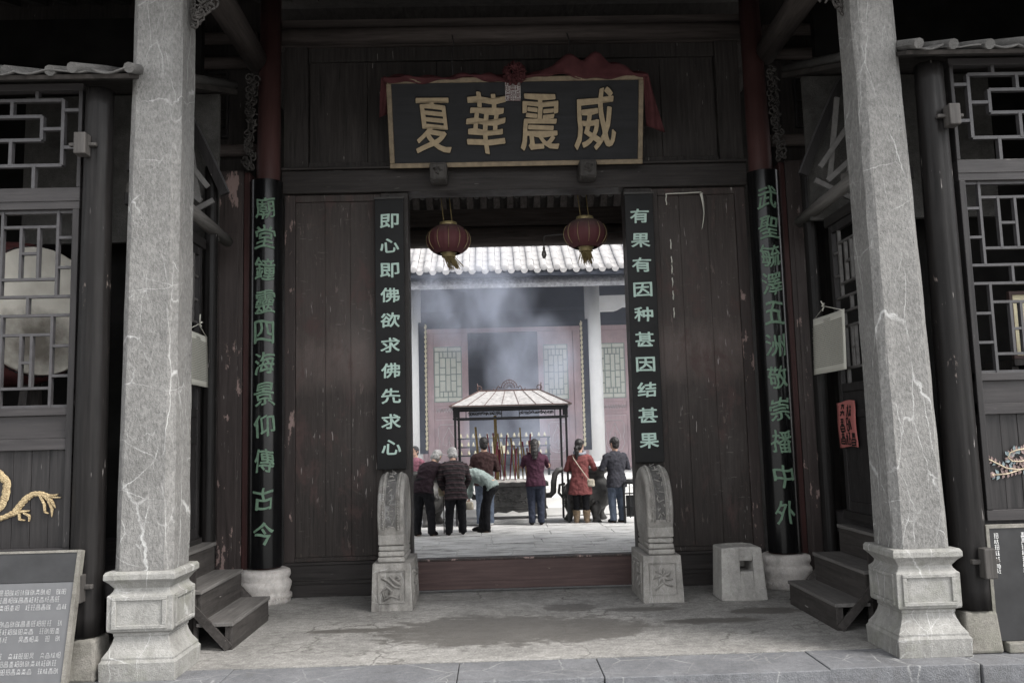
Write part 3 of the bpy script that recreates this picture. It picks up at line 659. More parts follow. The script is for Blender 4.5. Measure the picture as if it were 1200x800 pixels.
# ================================================================== STONE COLUMNS
def stone_column(xc, y0, label, hb, ht, dx_top, groove):
    t = thing('stone_column', label, 'column', (xc, y0+.27, 0), 'stone columns of the porch')
    prof = [(.272, 0), (.276, .13), (.262, .150), (.262, .165), (.228, .215), (.207, .265), (.198, .305), (.204, .31), (.204, .33), (.236, .345), (.240, .36), (.240, .60), (.224, .612), (.210, .63),
            (.203, .65), (.210, .66), (.232, .69), (.258, .715), (.262, .72), (.262, .755), (.250, .775)]
    mb = MB(); yc = y0+.27; vs = []
    for r, z in prof:
        vs += [(xc-r, yc-r, z), (xc+r, yc-r, z), (xc+r, yc+r, z), (xc-r, yc+r, z)]
    n = len(prof); mb.add(vs, [(j*4+k, j*4+(k+1) % 4, (j+1)*4+(k+1) % 4, (j+1)*4+k) for j in range(n-1) for k in range(4)]+[(3, 2, 1, 0), tuple((n-1)*4+k for k in range(4))])
    for (sx, sy) in ((0, -1), (1, 0), (-1, 0)):      # framed field on each face
        for a0, a1, z0, z1 in ((-.2, .2, .365, .392), (-.2, .2, .568, .595), (-.2, -.168, .393, .567), (.168, .2, .393, .567)):
            if sx: x0, x1 = sorted((xc+sx*.236, xc+sx*.254)); mb.box(x0, x1, yc+a0, yc+a1, z0, z1)
            else: mb.box(xc+a0, xc+a1, yc-.254, yc-.236, z0, z1)
    mb.build('pedestal', 'pedst', t, bevel=.006)
    # chamfered tapering shaft
    mb = MB(); vs = []; N = 24; Z0, Z1 = .776, 5.9
    for j in range(N+1):
        f = j/N; h = hb+(ht-hb)*f; x = xc+dx_top*f; c = .055; z = Z0+(Z1-Z0)*f
        def jit(): return random.uniform(-.0035, .0035)
        pts = [(-h+c, -h), (h-c, -h), (h-c*.75, -h+c*.2), (h-c*.2, -h+c*.75), (h, -h+c), (h, h-c), (h-c, h), (-h+c, h), (-h, h-c), (-h, -h+c), (-h+c*.2, -h+c*.75), (-h+c*.75, -h+c*.2)]
        vs += [(x+px+jit(), yc+py+jit(), z) for px, py in pts]
    k = 12; mb.add(vs, [(j*k+i, j*k+(i+1) % k, (j+1)*k+(i+1) % k, (j+1)*k+i) for j in range(N) for i in range(k)]+[tuple(range(k))[::-1], tuple(N*k+i for i in range(k))])
    mb.build('shaft', 'colst', t)
    return t
stone_column(-2.945, 6.455, 'grey veined stone column with moulded pedestal, in front of the left wooden steps', .216, .19, .02, 1)
stone_column(2.885, 6.405, 'grey veined stone column with moulded pedestal, in front of the right wooden steps', .212, .172, -.055, -1)

# ================================================================== SIDE ROOMS
def lattice(mb, x0, x1, z0, z1, y, segs, t=.020, d=.035, ax='y'):
    for (a, b, c, e) in segs:
        if abs(a-c) < 1e-6: mb.box(x0+(x1-x0)*a-t/2, x0+(x1-x0)*a+t/2, y, y+d, z0+(z1-z0)*min(b, e), z0+(z1-z0)*max(b, e))
        else: mb.box(x0+(x1-x0)*min(a, c), x0+(x1-x0)*max(a, c), y+.002, y+d-.003, z0+(z1-z0)*b-t/2, z0+(z1-z0)*b+t/2)
def sg(x0, y0, x1, y1): return ((x0+30)/300, (790-y0)/700, (x1+30)/300, (790-y1)/700)
LOW = [sg(*q) for q in ((215, 90, 215, 398), (25, 90, 25, 398), (150, 150, 150, 338), (90, 150, 90, 338), (25, 150, 215, 150), (215, 190, 270, 190), (-30, 190, 25, 190), (90, 245, 150, 245),
       (215, 297, 270, 297), (-30, 297, 25, 297), (25, 338, 215, 338), (-30, 400, 270, 400), (120, 403, 120, 466), (-30, 467, 270, 467), (205, 469, 205, 790), (35, 469, 35, 790), (35, 535, 205, 535),
       (138, 537, 138, 720), (102, 537, 102, 720), (102, 632, 138, 632), (35, 722, 205, 722), (205, 575, 270, 575), (-30, 575, 35, 575), (205, 680, 270, 680), (-30, 680, 35, 680))]
UP = []
for m in (0, 1):
    f = (lambda u: u) if m == 0 else (lambda u: 1-u)
    UP += [(f(.09), .24, f(.09), .905), (f(.20), .50, f(.20), .74), (f(0), .80, f(.09), .80), (f(0), .42, f(.09), .42), (f(.09), .61, f(.20), .61), (f(.23), .905, f(.23), 1), (f(.235), 0, f(.235), .24), (f(.36), .74, f(.36), .905), (f(.36), .24, f(.36), .50)]
UP += [(.09, .905, .91, .905), (.09, .24, .91, .24), (.20, .74, .80, .74), (.20, .50, .80, .50)]

def side_room(s, label):
    dx, dz = (-.075, 0) if s < 0 else (.01, .085)
    ox = s*3.31+dx
    X = lambda x: s*x+dx
    xf = lambda p: Vector((s*p.x+dx, p.y, p.z+(dz if p.z > .5 else 0)))
    mk = lambda: MB(xf=xf)
    t = thing('side_room', label, 'side room', (ox, 6.6, 0))
    W0, W1, W2_ = 3.43, 5.0, 6.5
    # front frame
    mb = mk()
    mb.box(W0, W2_, 6.56, 6.66, 3.54, 3.71); mb.box(W0, W2_, 6.552, 6.665, 3.60, 3.605)
    mb.box(W0, W2_, 6.57, 6.65, 1.94, 2.0); mb.box(W0, W2_, 6.57, 6.66, 1.68, 1.765); mb.box(W0, W2_, 6.575, 6.65, 1.71, 1.735)
    mb.box(W0, W2_, 6.56, 6.66, .87, .95); mb.box(W0, W2_, 6.57, 6.65, 4.505, 4.56)
    mb.build('rail', 'wingx', t, bevel=.005)
    mb = mk()
    for x in (W0, 4.16, 4.93, 5.7): mb.box(x, x+(.05 if x == W0 else .085), 6.555, 6.655, .951, 3.539)
    mb.box(W0, W0+.03, 6.56, 6.65, 3.711, 4.504); mb.box(4.95, 5.03, 6.56, 6.65, 3.711, 4.504)
    mb.build('stile', 'wing', t, bevel=.005)
    for x0, x1 in ((3.482, 4.158), (4.247, 4.928), (5.017, 5.698)):
        mb = mk(); lattice(mb, x0, x1, 2.0, 3.54, 6.59, LOW, .021, .04)
        mb.box(x0, x0+.012, 6.595, 6.64, 2.001, 3.539); mb.box(x1-.012, x1, 6.595, 6.64, 2.001, 3.539); mb.box(x0+.012, x1-.012, 6.596, 6.639, 3.515, 3.539); mb.box(x0+.012, x1-.012, 6.596, 6.639, 2.001, 2.02)
        mb.build('lattice_window', 'lat', t)
    for x0, x1 in ((3.46, 4.95), (5.03, 6.5)):
        mb = mk(); lattice(mb, x0, x1, 3.71, 4.51, 6.59, UP, .026, .045)
        mb.build('transom_lattice', 'lat', t)
    for x0, x1 in ((3.482, 4.158), (4.247, 4.928), (5.017, 6.48)):
        mb = mk(); mb.box(x0, x1, 6.60, 6.64, 1.765, 1.94)
        n = 5
        mb.build('band_panel', 'wingx', t, bevel=.004)
        mb = mk()
        for k in range(n): mb.box(x0+(x1-x0)*k/n+.0015, x0+(x1-x0)*(k+1)/n-.0015, 6.605+.002*(k % 2), 6.64, .95, 1.68)
        pn = mb.build('lower_panel', 'wing', t, bevel=.003)
        if x0 < 3.5:
            if s < 0:
                d = MB()
                P = lambda zx, zy: Vector((-4.017+zx*.002025, 6.598, 1.164-(zy-215)*.00203-.0))
                for k, st in enumerate(([(-140, 60, 26), (-80, 30, 30), (-30, 40, 30), (8, 75, 26), (4, 125, 28), (-10, 165, 24), (-50, 190, 20)], [(-40, 215, 20), (0, 205, 16), (35, 190, 20), (58, 163, 22), (80, 138, 22), (105, 122, 17), (135, 122, 17), (160, 130, 14), (185, 136, 8), (210, 138, 2)],
                           [(140, 124, 12), (162, 145, 13), (176, 175, 12), (178, 208, 2)], [(150, 128, 10), (175, 150, 12), (190, 175, 2)], [(130, 126, 10), (148, 160, 10), (152, 190, 7), (166, 195, 2)], [(165, 130, 8), (190, 128, 6), (200, 124, 2)],
                           [(30, 196, 15), (62, 186, 11), (98, 183, 3)], [(58, 192, 9), (60, 214, 8), (82, 218, 3)], [(75, 190, 8), (96, 202, 7), (96, 222, 2)])):
                    pts = [P(a, b) for a, b, c in st]; vs = []
                    sm = []
                    for i in range(len(pts)-1):
                        for q in range(4): sm.append((pts[i].lerp(pts[i+1], q/4), st[i][2]+(st[i+1][2]-st[i][2])*q/4))
                    sm.append((pts[-1], st[-1][2]))
                    for i, (p, wd) in enumerate(sm):
                        a = sm[max(i-1, 0)][0]; b = sm[min(i+1, len(sm)-1)][0]; dd = (b-a).normalized(); nn = Vector((-dd.z, 0, dd.x))*wd*.00102*(1+.18*(i % 2))
                        e = Vector((0, -.003-.0004*k, 0)); vs += [p+nn, p+nn*.5+e*3, p-nn*.5+e*3, p-nn]
                    d.add(vs, [(i*4+q, i*4+q+1, i*4+q+5, i*4+q+4) for i in range(len(sm)-1) for q in range(3)])
                d.build('carved_dragon', 'dragon', pn)
            else:
                d = MB(); P = lambda zx, zy: Vector((3.456+(zx-300)*.00153, 6.598, 1.407-(zy-400)*.00153))
                stems = ([(310, 382), (360, 408), (420, 440), (480, 448), (560, 440), (640, 470)], [(345, 472), (420, 468), (480, 452), (560, 430), (640, 440)], [(520, 345), (480, 350), (445, 362), (432, 385), (450, 405), (490, 408), (540, 400)])
                lv = MB(); l2 = MB()
                for st in stems:
                    d.tube([P(*q)+Vector((0, -.008, 0)) for q in st], .0055, 6)
                    for i in range(len(st)-1):
                        for q in range(3):
                            c = P(*st[i]).lerp(P(*st[i+1]), (q+.4)/3); dd = (P(*st[i+1])-P(*st[i])).normalized()
                            for sg_ in (-1, 1):
                                dv = (-dd*.6+Vector((-dd.z, 0, dd.x))*sg_).normalized(); nn = Vector((-dv.z, 0, dv.x)); L = random.uniform(.025, .05)
                                tgt = l2 if random.random() < .35 else lv
                                y = Vector((0, -random.uniform(.002, .006), 0))
                                tgt.add([c+y, c+dv*L*.5+nn*L*.28+y*2, c+dv*L+y, c+dv*L*.5-nn*L*.28+y*2], [(0, 1, 2, 3)])
                for q in ((310, 382), (345, 472)): lv.ell(P(*q)+Vector((0, -.006, 0)), (.022, .006, .022)); d.ell(P(*q)+Vector((0, -.012, 0)), (.009, .005, .009))
                d.build('carved_feather_stem', 'phx2', pn); lv.build('carved_feather', 'phx', pn, solid=.004); l2.build('carved_feather', 'phx3', pn, solid=.004)
    # base wall under the frame, room shell, floor
    mb = mk(); mb.box(W0, W2_, 6.61, 6.67, .0, .87); mb.build('base_boarding', 'wing', t)
    mb = mk(); mb.box(W0+.02, W2_, 6.45, 6.604, .0, .075); mb.build('sill_stone', 'rough', t, bevel=.01)
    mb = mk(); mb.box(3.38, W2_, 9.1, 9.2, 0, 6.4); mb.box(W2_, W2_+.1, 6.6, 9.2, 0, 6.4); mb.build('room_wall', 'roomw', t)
    mb = mk(); mb.box(3.16, W2_, 6.7, 9.1, .55, .75); mb.build('room_floor', 'wingx', t)
    # passage side: doors between Y 6.95 and 8.45
    xs = 3.10
    sx = lambda p: xf(Vector((xs+p.y, p.x, p.z)))
    m2 = lambda: MB(xf=sx)
    mb = m2(); mb.box(6.75, 8.45, -.02, .07, .72, .80); mb.box(6.75, 8.45, -.02, .07, 3.62, 3.72); mb.box(6.75, 8.45, .0, .06, 3.9, 3.97); mb.build('door_rail', 'woody', t, bevel=.006)
    for a, b in ((6.78, 7.58), (7.62, 8.40)):
        mb = m2(); mb.box(a, a+.07, 0, .05, .8, 3.62); mb.box(b-.07, b, 0, .05, .8, 3.62)
        for z0, z1 in ((3.54, 3.62), (1.95, 2.03), (1.70, 1.77), (.8, .9)): mb.box(a+.07, b-.07, .002, .048, z0, z1)
        fr = mb.build('side_door', 'wing', t, bevel=.005)
        mb = m2(); mb.box(a+.07, b-.07, .018, .035, .9, 1.70); mb.box(a+.07, b-.07, .018, .035, 1.77, 1.95); mb.build('door_panel', 'wing', fr)
        mb = m2(); lattice(mb, a+.07, b-.07, 2.03, 3.54, .01, LOW, .022, .032); mb.build('door_lattice', 'latd', fr)
    # roof with eave board, cover tiles, curved bargeboard and slats
    mb = mk(); mb.prismx([(6.34, 4.53), (6.36, 4.505), (9.1, 5.50), (9.1, 5.56)], 2.98, W2_+.1); mb.build('roof_boarding', 'ceil', t)
    tl = mk()
    x = 2.99; k = 0
    while x < W2_:
        j = random.uniform(-.03, .03)
        tl.grid(lambda u, v, x=x: (x+.27*u, 6.31+2.75*v, 4.555-.022*sin(pi*u)+.012*sin(5*u+x*9)+1.0*v), 6, 2)
        y0 = 6.30+random.uniform(-.05, .04); sk = random.uniform(-.05, .12)
        tl.tube([(x+sk, y0, 4.56+random.uniform(-.01, .012)), (x+.02+sk*.3, y0+.45, 4.73), (x, 9.0, 5.57)], [.036, .042, .04], 9)
        x += .265+random.uniform(-.02, .04); k += 1
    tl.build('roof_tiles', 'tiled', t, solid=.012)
    pts = [(3.7, 5.42), (3.5, 5.33), (3.33, 5.17), (3.2, 4.93), (3.05, 4.62), (2.93, 4.36), (2.86, 4.20)]
    P2 = []
    for i in range(len(pts)-1):
        p0, p1, p2, p3 = (Vector(pts[max(0, min(len(pts)-1, i+j))]) for j in (-1, 0, 1, 2))
        for q in range(4):
            u = q/4; P2.append(.5*((2*p1)+(p2-p0)*u+(2*p0-5*p1+4*p2-p3)*u*u+(3*p1-p0-3*p2+p3)*u**3))
    P2.append(Vector(pts[-1])); nn = []
    for i in range(len(P2)):
        d = (P2[min(i+1, len(P2)-1)]-P2[max(i-1, 0)]).normalized(); nn.append(Vector((-d.y, d.x)) if d.x < 0 else Vector((d.y, -d.x)))
    nn = [n if n.x > 0 else -n for n in nn]
    mb = mk(); mb.prism([tuple(p) for p in P2]+[tuple(p+n*.085) for p, n in zip(P2[::-1], nn[::-1])], 8.42, 8.47); mb.build('bargeboard', 'wing', t)
    mb = mk(); mb.tube([(p.x, 8.44, p.y) for p in P2], .014, 8); mb.build('bargeboard_capping', 'lat', t)
    mb = mk(); mb.box(3.02, 5.0, 8.6, 8.66, 3.75, 5.3); mb.build('gable_panel', 'gable', t)
    mb = mk()
    for p, q in (((3.02, 8.3, 4.22), (3.32, 8.3, 4.62)), ((3.05, 8.2, 4.05), (3.4, 8.2, 4.35)), ((3.25, 8.32, 4.95), (3.12, 8.32, 4.1)), ((2.98, 8.35, 4.1), (3.5, 8.35, 3.82)), ((3.4, 8.1, 4.75), (3.2, 8.1, 4.0))):
        mb.bar(p, q, .022, .05)
    mb.build('brace_slat', 'slat', t)
    mb = mk(); mb.tube([(3.04, 9.0, 3.83), (3.05, 8.3, 3.86), (3.06, 7.2, 3.90)], [.06, .068, .065], 12); mb.tube([(3.12, 8.0, 4.0), (3.5, 7.6, 4.02)], .06, 12); mb.build('log_lintel', 'log', t)
    return t
side_room(-1, 'dark lattice-windowed side room with the big drum inside and a gold dragon on its panel')
side_room(1, 'dark lattice-windowed side room with pink carved feathers on its lower panel')

def post(x, y, r0, r1, z1, label, base=True, blocks=()):
    t = thing('timber_post', label, 'post', (x, y, 0), 'dark timber posts of the side rooms')
    zb = .31 if base else .0
    mb = MB(); nA, nZ = 44, 30; rr = random.Random(int(x*100)); rid = [rr.uniform(-.022, .016)+(-.05 if rr.random() < .10 else 0) for _ in range(nA)]; vs = []
    for j in range(nZ+1):
        f = j/nZ; r = r0+(r1-r0)*f
        for i in range(nA):
            a = 2*pi*i/nA; q = r*(1+rid[i]*(1+.5*sin(j*.7+i))+rr.uniform(-.007, .007)); vs.append((x+q*cos(a), y+q*sin(a), zb+(z1-zb)*f))
    mb.add(vs, [(j*nA+i, j*nA+(i+1) % nA, (j+1)*nA+(i+1) % nA, (j+1)*nA+i) for j in range(nZ) for i in range(nA)]+[tuple(range(nA))[::-1], tuple(nZ*nA+i for i in range(nA))], True)
    mb.build('shaft', 'lacq', t)
    if base:
        mb = MB(); mb.frustum((x-.15, x+.14, y-.14, y+.15), (x-.125, x+.12, y-.12, y+.13), 0, .30); mb.build('base_stone', 'rough', t, bevel=.02)
    for sx, z, h in blocks:
        mb = MB(); mb.box(x+sx-.045, x+sx+.045, y-r0-.075, y-r0+.03, z, z+h); mb.box(x+sx-.11, x+sx+.10, y-r0-.02, y-r0+.02, z+h*.45, z+h*.62); mb.build('latch_block', 'studw', t, bevel=.008)
    return t
post(-3.385, 6.6, .122, .104, 4.50, 'dark round post beside the drum room window, left of the left stone column', True, ((-.06, 3.93, .17), (.0, .57, .2)))
post(3.29, 6.6, .138, .108, 4.60, 'dark glossy round post right of the right stone column', True, ((.07, 4.03, .17), (.05, .55, .22)))
for s in (-1, 1):
    x = s*3.08+(-.06 if s < 0 else .02)
    t = post(x, 8.55 if s < 0 else 8.85, .075, .065, 4.5, 'slim dark post between the %s notice sheet and the %s red pillar' % (('left',)*2 if s < 0 else ('right',)*2), False)
    # peeling panel between this post and the red pillar
    a, b = sorted((s*3.055, s*3.36))
    mb = MB(); mb.box(a, b, 9.36, 9.42, .0, 4.72); mb.box(a+.05, b-.05, 9.345, 9.36, .1, 4.0)
    tag(mb.build('peeling_panel', 'pillarside', bevel=.006), 'narrow dark wooden panel with peeling paint, %s of the %s red pillar' % (('left', 'left') if s < 0 else ('right', 'right')), 'panel')

# big drum in the left room
t = thing('temple_drum', 'large old drum with a worn pale hide, behind the left lattice window', 'drum', (-4.6, 7.6, .75))
nv = Vector((.86, -.51, 0)).normalized(); fc = Vector((-4.20, 7.38, 2.87)); Q = nv.to_track_quat('Z', 'Y').to_matrix()
mb = MB(xf=lambda p: fc+Q @ p); mb.lathe((0, 0, -.9), [(.54, 0), (.62, .2), (.66, .45), (.62, .7), (.545, .895)], 40); mb.build('barrel', 'drumred', t)
mb = MB(xf=lambda p: fc+Q @ p); mb.lathe((0, 0, 0), [(.553, -.07), (.556, -.005), (.545, .006), (.01, .010)], 40); hd = mb.build('hide', 'hide', t)
mb = MB(xf=lambda p: fc+Q @ p)
for k in range(60): mb.ell((.562*cos(2*pi*k/60), .562*sin(2*pi*k/60), -.045), (.012, .012, .012), 6, 4)
mb.tube([(.562*cos(2*pi*k/48), .562*sin(2*pi*k/48), -.045) for k in range(49)], .006, 6)
mb.build('nail_row', 'iron', t)
mb = MB()
for dx in (-.55, .1):
    mb.bar((-4.5+dx, 7.3, .75), (-4.5+dx, 7.6, 2.5), .07, .07); mb.bar((-4.5+dx, 7.95, .75), (-4.5+dx, 7.65, 2.5), .07, .07)
mb.bar((-5.1, 7.45, 1.7), (-4.3, 7.45, 1.7), .06, .06); mb.build('trestle', 'wood', t)
t = thing('framed_picture', 'small gilt-edged framed picture leaning inside the right lattice window', 'picture', (4.5, 7.4, 2.2))
mb = MB(); mb.box(4.27, 4.30, 7.38, 7.42, 2.25, 2.85); mb.box(4.77, 4.80, 7.38, 7.42, 2.25, 2.85); mb.box(4.30, 4.77, 7.38, 7.42, 2.25, 2.28); mb.box(4.30, 4.77, 7.38, 7.42, 2.82, 2.85); mb.build('frame', 'thresh', t)
mb = MB(); mb.box(4.3, 4.77, 7.40, 7.415, 2.28, 2.82); mb.build('picture', 'wax', t)
mb = MB(); mb.box(4.25, 5.2, 7.35, 7.8, 2.19, 2.245); mb.box(4.25, 4.31, 7.4, 7.8, .75, 2.19); mb.box(5.1, 5.2, 7.4, 7.8, .75, 2.19)
tag(mb.build('tall_table', 'wood'), 'dark tall table inside the right lattice window under the framed picture', 'table')

# ================================================================== WOODEN STEPS
def steps(s, label):
    t = thing('wooden_steps', label, 'steps', (s*2.8, 7.9, 0), 'wooden steps beside the passage')
    mk = lambda: MB(xf=lambda p: Vector((s*p.x, p.y, p.z)))
    for k in range(3):
        x = 2.52+.26*k; z = .225+.262*k; y0, y1 = 7.32-.0*k, 8.46
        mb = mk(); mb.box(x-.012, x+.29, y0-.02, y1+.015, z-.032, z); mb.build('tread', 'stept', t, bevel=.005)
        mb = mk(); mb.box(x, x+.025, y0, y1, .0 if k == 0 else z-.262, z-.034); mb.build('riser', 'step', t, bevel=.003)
        for yy in (y0+.005, y1-.03):
            mb = mk(); mb.box(x+.027, x+.06, yy, yy+.03, 0, z-.034); mb.build('leg', 'step', t)
    for yy in (7.30, 8.465):
        mb = mk(); mb.bar((2.54, yy, .02), (2.95, yy, .46), .02, .07); mb.build('brace', 'step', t)
    mb = mk(); mb.box(2.84, 3.08, 7.36, 7.38, .0, .70); mb.build('side_board', 'wood', t)
    return t
steps(-1, 'worn three-tread wooden steps behind the left stone column')
steps(1, 'worn three-tread wooden steps behind the right stone column, right of the holed stone block')

# ================================================================== NOTICES
def sheet(s, y0, y1, z0, z1, label, lean):
    t = thing('notice_sheet', label, 'notice', (s*3.06, (y0+y1)/2, z0), 'pale notice sheets on the side doors')
    X = lambda z, y: s*(3.06-lean*(z1-z)-.0*y)+(-.06 if s < 0 else 0)
    mb = MB(); mb.grid(lambda u, v: (X(z0+(z1-z0)*v, 0)+.008*sin(u*5), y0+(y1-y0)*u, z0+(z1-z0)*v), 8, 8); mb.build('sheet', 'paper', t, solid=.003)
    mb = MB()
    nl = 26
    for i in range(nl):
        v = .92-.84*i/nl; y = .06
        while y < .93:
            l = random.uniform(.015, .03)
            if i < 2 and not .4 < y < .6: y += .03; continue
            z = z0+(z1-z0)*v; a, b = y0+(y1-y0)*y, y0+(y1-y0)*(y+l); e = s*.0075
            x = X(z, 0)-e+.008*sin(y*5)
            mb.add([(x, a, z), (x, b, z), (x-0, b, z+.009), (x, a, z+.009)], [(0, 1, 2, 3)]); y += l+.012
    mb.build('print', 'dots', t)
    mb = MB(); ym = (y0+y1)/2
    mb.tube([(X(z1, 0), y0+.03, z1-.01), (X(z1, 0)+s*.02, ym+.1, z1+.10), (X(z1, 0), y1-.03, z1-.01)], .004, 6)
    for k in range(4): mb.tube([(X(z1, 0)+s*.01, ym+.1, z1+.10), (X(z1, 0)-s*.01, ym+.1+random.uniform(-.06, .06), z1+random.uniform(.04, .2))], .006, 6)
    mb.build('string', 'paper', t)
sheet(-1, 7.80, 8.43, 2.24, 2.74, 'pale printed notice sheet tied to the left side door', .03)
sheet(1, 8.02, 8.86, 2.24, 2.82, 'pale printed notice sheet tied to the right side door above the red paper', .03)
t = thing('red_paper_notice', 'faded red paper with black brush characters on the right side door', 'notice', (3.08, 8.2, 1.5))
rx = lambda y, z: 3.088+.006*sin(z*17)+.004*sin(y*15)
mb = MB(); mb.grid(lambda u, v: (rx(0, 1.5+.44*v)-.002, 7.98+.43*u+.012*sin(v*7)+.02*(v), 1.5+.44*v+.01*sin(u*5)), 8, 14); mb.build('sheet', 'pink', t, solid=.002)
mb = MB()
for (yy, zz) in ((.12, .35), (.27, .36), (.13, .22), (.28, .21), (.06, .08), (.18, .08), (.30, .09)):
    scribble(mb, 7.99+yy+.02, 1.5+zz, .095, .115, lambda y, z, e: (rx(0, z)-.006-e, y, z), 8, .2)
mb.build('brush_writing', 'ink', t)

# ================================================================== INFO BOARDS
t = thing('inscribed_board', 'leaning grey inscribed panel with white writing and a black header, lower left corner', 'board', (-4.0, 6.4, 0))
BT = Vector((0, 6.43, .95)); BB = Vector((0, 6.20, -.12)); bu = (BT-BB); BH = bu.length; bu.normalize(); bn = Vector((1, 0, 0)).cross(bu)
if bn.y > 0: bn = -bn
bp = lambda x, u, d: BB+Vector((x, 0, 0))+bu*u+bn*d
mk = lambda: MB(xf=lambda p: bp(p.x, p.z, p.y))
mb = mk(); mb.box(-5.2, -3.375, -.03, 0, .02, BH-.225); mb.build('panel', 'board', t)
mb = mk(); mb.box(-5.2, -3.375, -.03, .004, BH-.222, BH-.018); mb.build('header', 'blackp', t)
mb = mk(); mb.box(-3.374, -3.345, -.045, .012, 0, BH); mb.box(-5.2, -3.375, -.045, .01, BH-.017, BH); mb.build('frame', 'rough', t)
mb = MB()
for g in range(4):
    for r in range(3):
        u = BH-.29-.215*g-.052*r
        x = -3.42-.03*random.random()
        while x > -4.6:
            if random.random() < .9: scribble(mb, x, u, .028, .036, lambda a, b, e: bp(a, b, .001+e), 4, .13)
            x -= .037
mb.build('lettering', 'chalkd', t)
mb = MB(); scribble(mb, -4.0, BH-.12, .03, .06, lambda a, b, e: bp(a, b, .005+e), 4, .2); mb.build('paint_fleck', 'chalk', t)
t = thing('black_notice_board', 'black board with white vertical writing, lower right edge under the carved feathers', 'board', (3.9, 6.52, .07))
mb = MB(); mb.box(3.405, 4.6, 6.50, 6.53, .08, .905); mb.build('panel', 'blackp', t)
mb = MB(); mb.box(3.38, 3.404, 6.49, 6.54, .08, .93); mb.box(3.404, 4.6, 6.49, 6.54, .906, .93); mb.build('frame', 'rough', t)
mb = MB()
for x, n in ((3.455, 7), (3.66, 9), (3.87, 8)):
    for k in range(n): scribble(mb, x, .85-.043*k, .030, .036, lambda a, b, e: (a, 6.4985-e, b), 5, .14)
mb.build('lettering', 'chalk', t)

# ================================================================== DRUM STONES, BLOCK
def drum_stone(s, label):
    xc = s*1.335+(-.035 if s < 0 else 0)
    t = thing('drum_stone', label, 'drum stone', (xc, 8.95, 0), 'drum stones flanking the gate')
    wo, wi = .2, .2
    mb = MB(); mb.frustum((xc-.205, xc+.205, 8.7, 9.45), (xc-.19, xc+.19, 8.715, 9.45), 0, .46)
    for a, b, c, d in ((-.13, .13, .075, .083), (-.13, .13, .385, .393), (-.138, -.13, .083, .385), (.13, .138, .083, .385)): mb.box(xc+a, xc+b, 8.698-.004, 8.73, c, d)
    si = -s
    for a, b, c, d in ((.1, .62, .075, .083), (.1, .62, .385, .393), (.1, .108, .083, .385), (.612, .62, .083, .385)):
        x0, x1 = sorted((xc+si*.18, xc+si*.207)); mb.box(x0, x1, 8.7+a, 8.7+b, c, d)
    ba = mb.build('base', 'carve', t, bevel=.012)
    mb = MB(); rnd = random.Random(3+s)
    if s > 0:
        for k in range(7):
            a = 2*pi*k/7+.3; mb.tube([(xc, 8.703, .26), (xc+.05*cos(a), 8.696, .26+.05*sin(a)), (xc+.10*cos(a+.35), 8.703, .25+.09*sin(a+.35))], [.012, .016, .005], 7)
        mb.tube([(xc-.08, 8.702, .13), (xc, 8.699, .2), (xc+.09, 8.702, .16)], .012, 7)
    else:
        for st in ([(-.1, .33), (-.04, .30), (.02, .24), (.08, .22)], [(-.02, .34), (.02, .30), (.09, .25)], [(-.07, .13), (-.09, .19), (-.05, .24), (0, .20), (-.03, .17)], [(-.09, .11), (0, .15), (.08, .12), (.09, .17)], [(.06, .34), (.08, .32), (.05, .30)]):
            mb.tube([(xc+a, 8.700, b) for a, b in st], [.010+.007*rnd.random() for _ in st], 7)
    for k in range(8):
        yy = 8.85+.42*rnd.random(); zz = .14+.2*rnd.random(); x = xc+si*.199
        mb.tube([(x, yy, zz), (x+si*.004, yy+rnd.uniform(-.06, .06), zz+rnd.uniform(-.05, .05)), (x, yy+rnd.uniform(-.1, .1), zz+.03)], .011, 6)
    mb.build('carving', 'carve', ba)
    # upright drum: a thick disc seen edge on, on a stepped saddle
    hw = .125; xo = xc+s*.01
    mb = MB(xf=lambda p: Vector((p.z+xo, p.x, p.y)))
    mb.lathe((0, 0, 0), [(.0, -hw), (.30, -hw), (.31, -hw-.008), (.375, -hw-.008), (.388, -hw), (.400, -hw+.014), (.400, hw-.014), (.388, hw), (.375, hw+.008), (.31, hw+.008), (.30, hw), (.0, hw)], 48)
    DC = (9.12, .93)
    mb.xf = None
    mb.v = [v+Vector((0, DC[0], DC[1])) for v in mb.v]
    dr = mb.build('drum', 'carve', t)
    mb = MB()
    for z0, z1, e in ((.465, .515, .0), (.52, .57, .014), (.575, .625, .022), (.63, .74, .012)): mb.box(xo-hw-.01+e*.3, xo+hw+.01-e*.3, 8.76+e, 9.4, z0, z1)
    mb.build('saddle', 'carve', t, bevel=.014)
    mb = MB()
    for k in range(34):
        a = radians(100+k*3.6) if True else 0
        a = pi-radians(-20)+0-radians(k*3.6)
        for dx in (-.075, .075): mb.ell((xo+dx, DC[0]+.403*cos(a), DC[1]+.403*sin(a)), (.014, .014, .014), 7, 5)
    for dx in (-.095, -.055, .055, .095):
        mb.tube([(xo+dx, DC[0]+.402*cos(pi+.35-i*.09), DC[1]+.402*sin(pi+.35-i*.09)) for i in range(26)], .004, 5)
    mb.build('studs', 'carve', dr)
    mb = MB(); rim = lambda u, v: (xo-.05+.10*u, DC[0]+.4025*cos(pi+.30-v*2.0), DC[1]+.4025*sin(pi+.30-v*2.0)); mb.grid(rim, 2, 26); mb.build('shaded_rim_band', 'carved', dr)  # decorative band, its dark colour also painting in the shade of the drum's top
    mb = MB()
    for k in range(22):
        v = k/22; c = Vector(rim(.5, v)); q = [(c.x+rnd.uniform(-.045, .045), c.y+rnd.uniform(-.004, .004)-.003*(1-v), c.z+rnd.uniform(-.03, .03)) for _ in range(3)]; mb.tube(q, .006, 5)
    mb.build('rim_carving', 'carve', dr)
    return t
drum_stone(-1, 'carved drum stone left of the threshold, with an animal relief on its base')
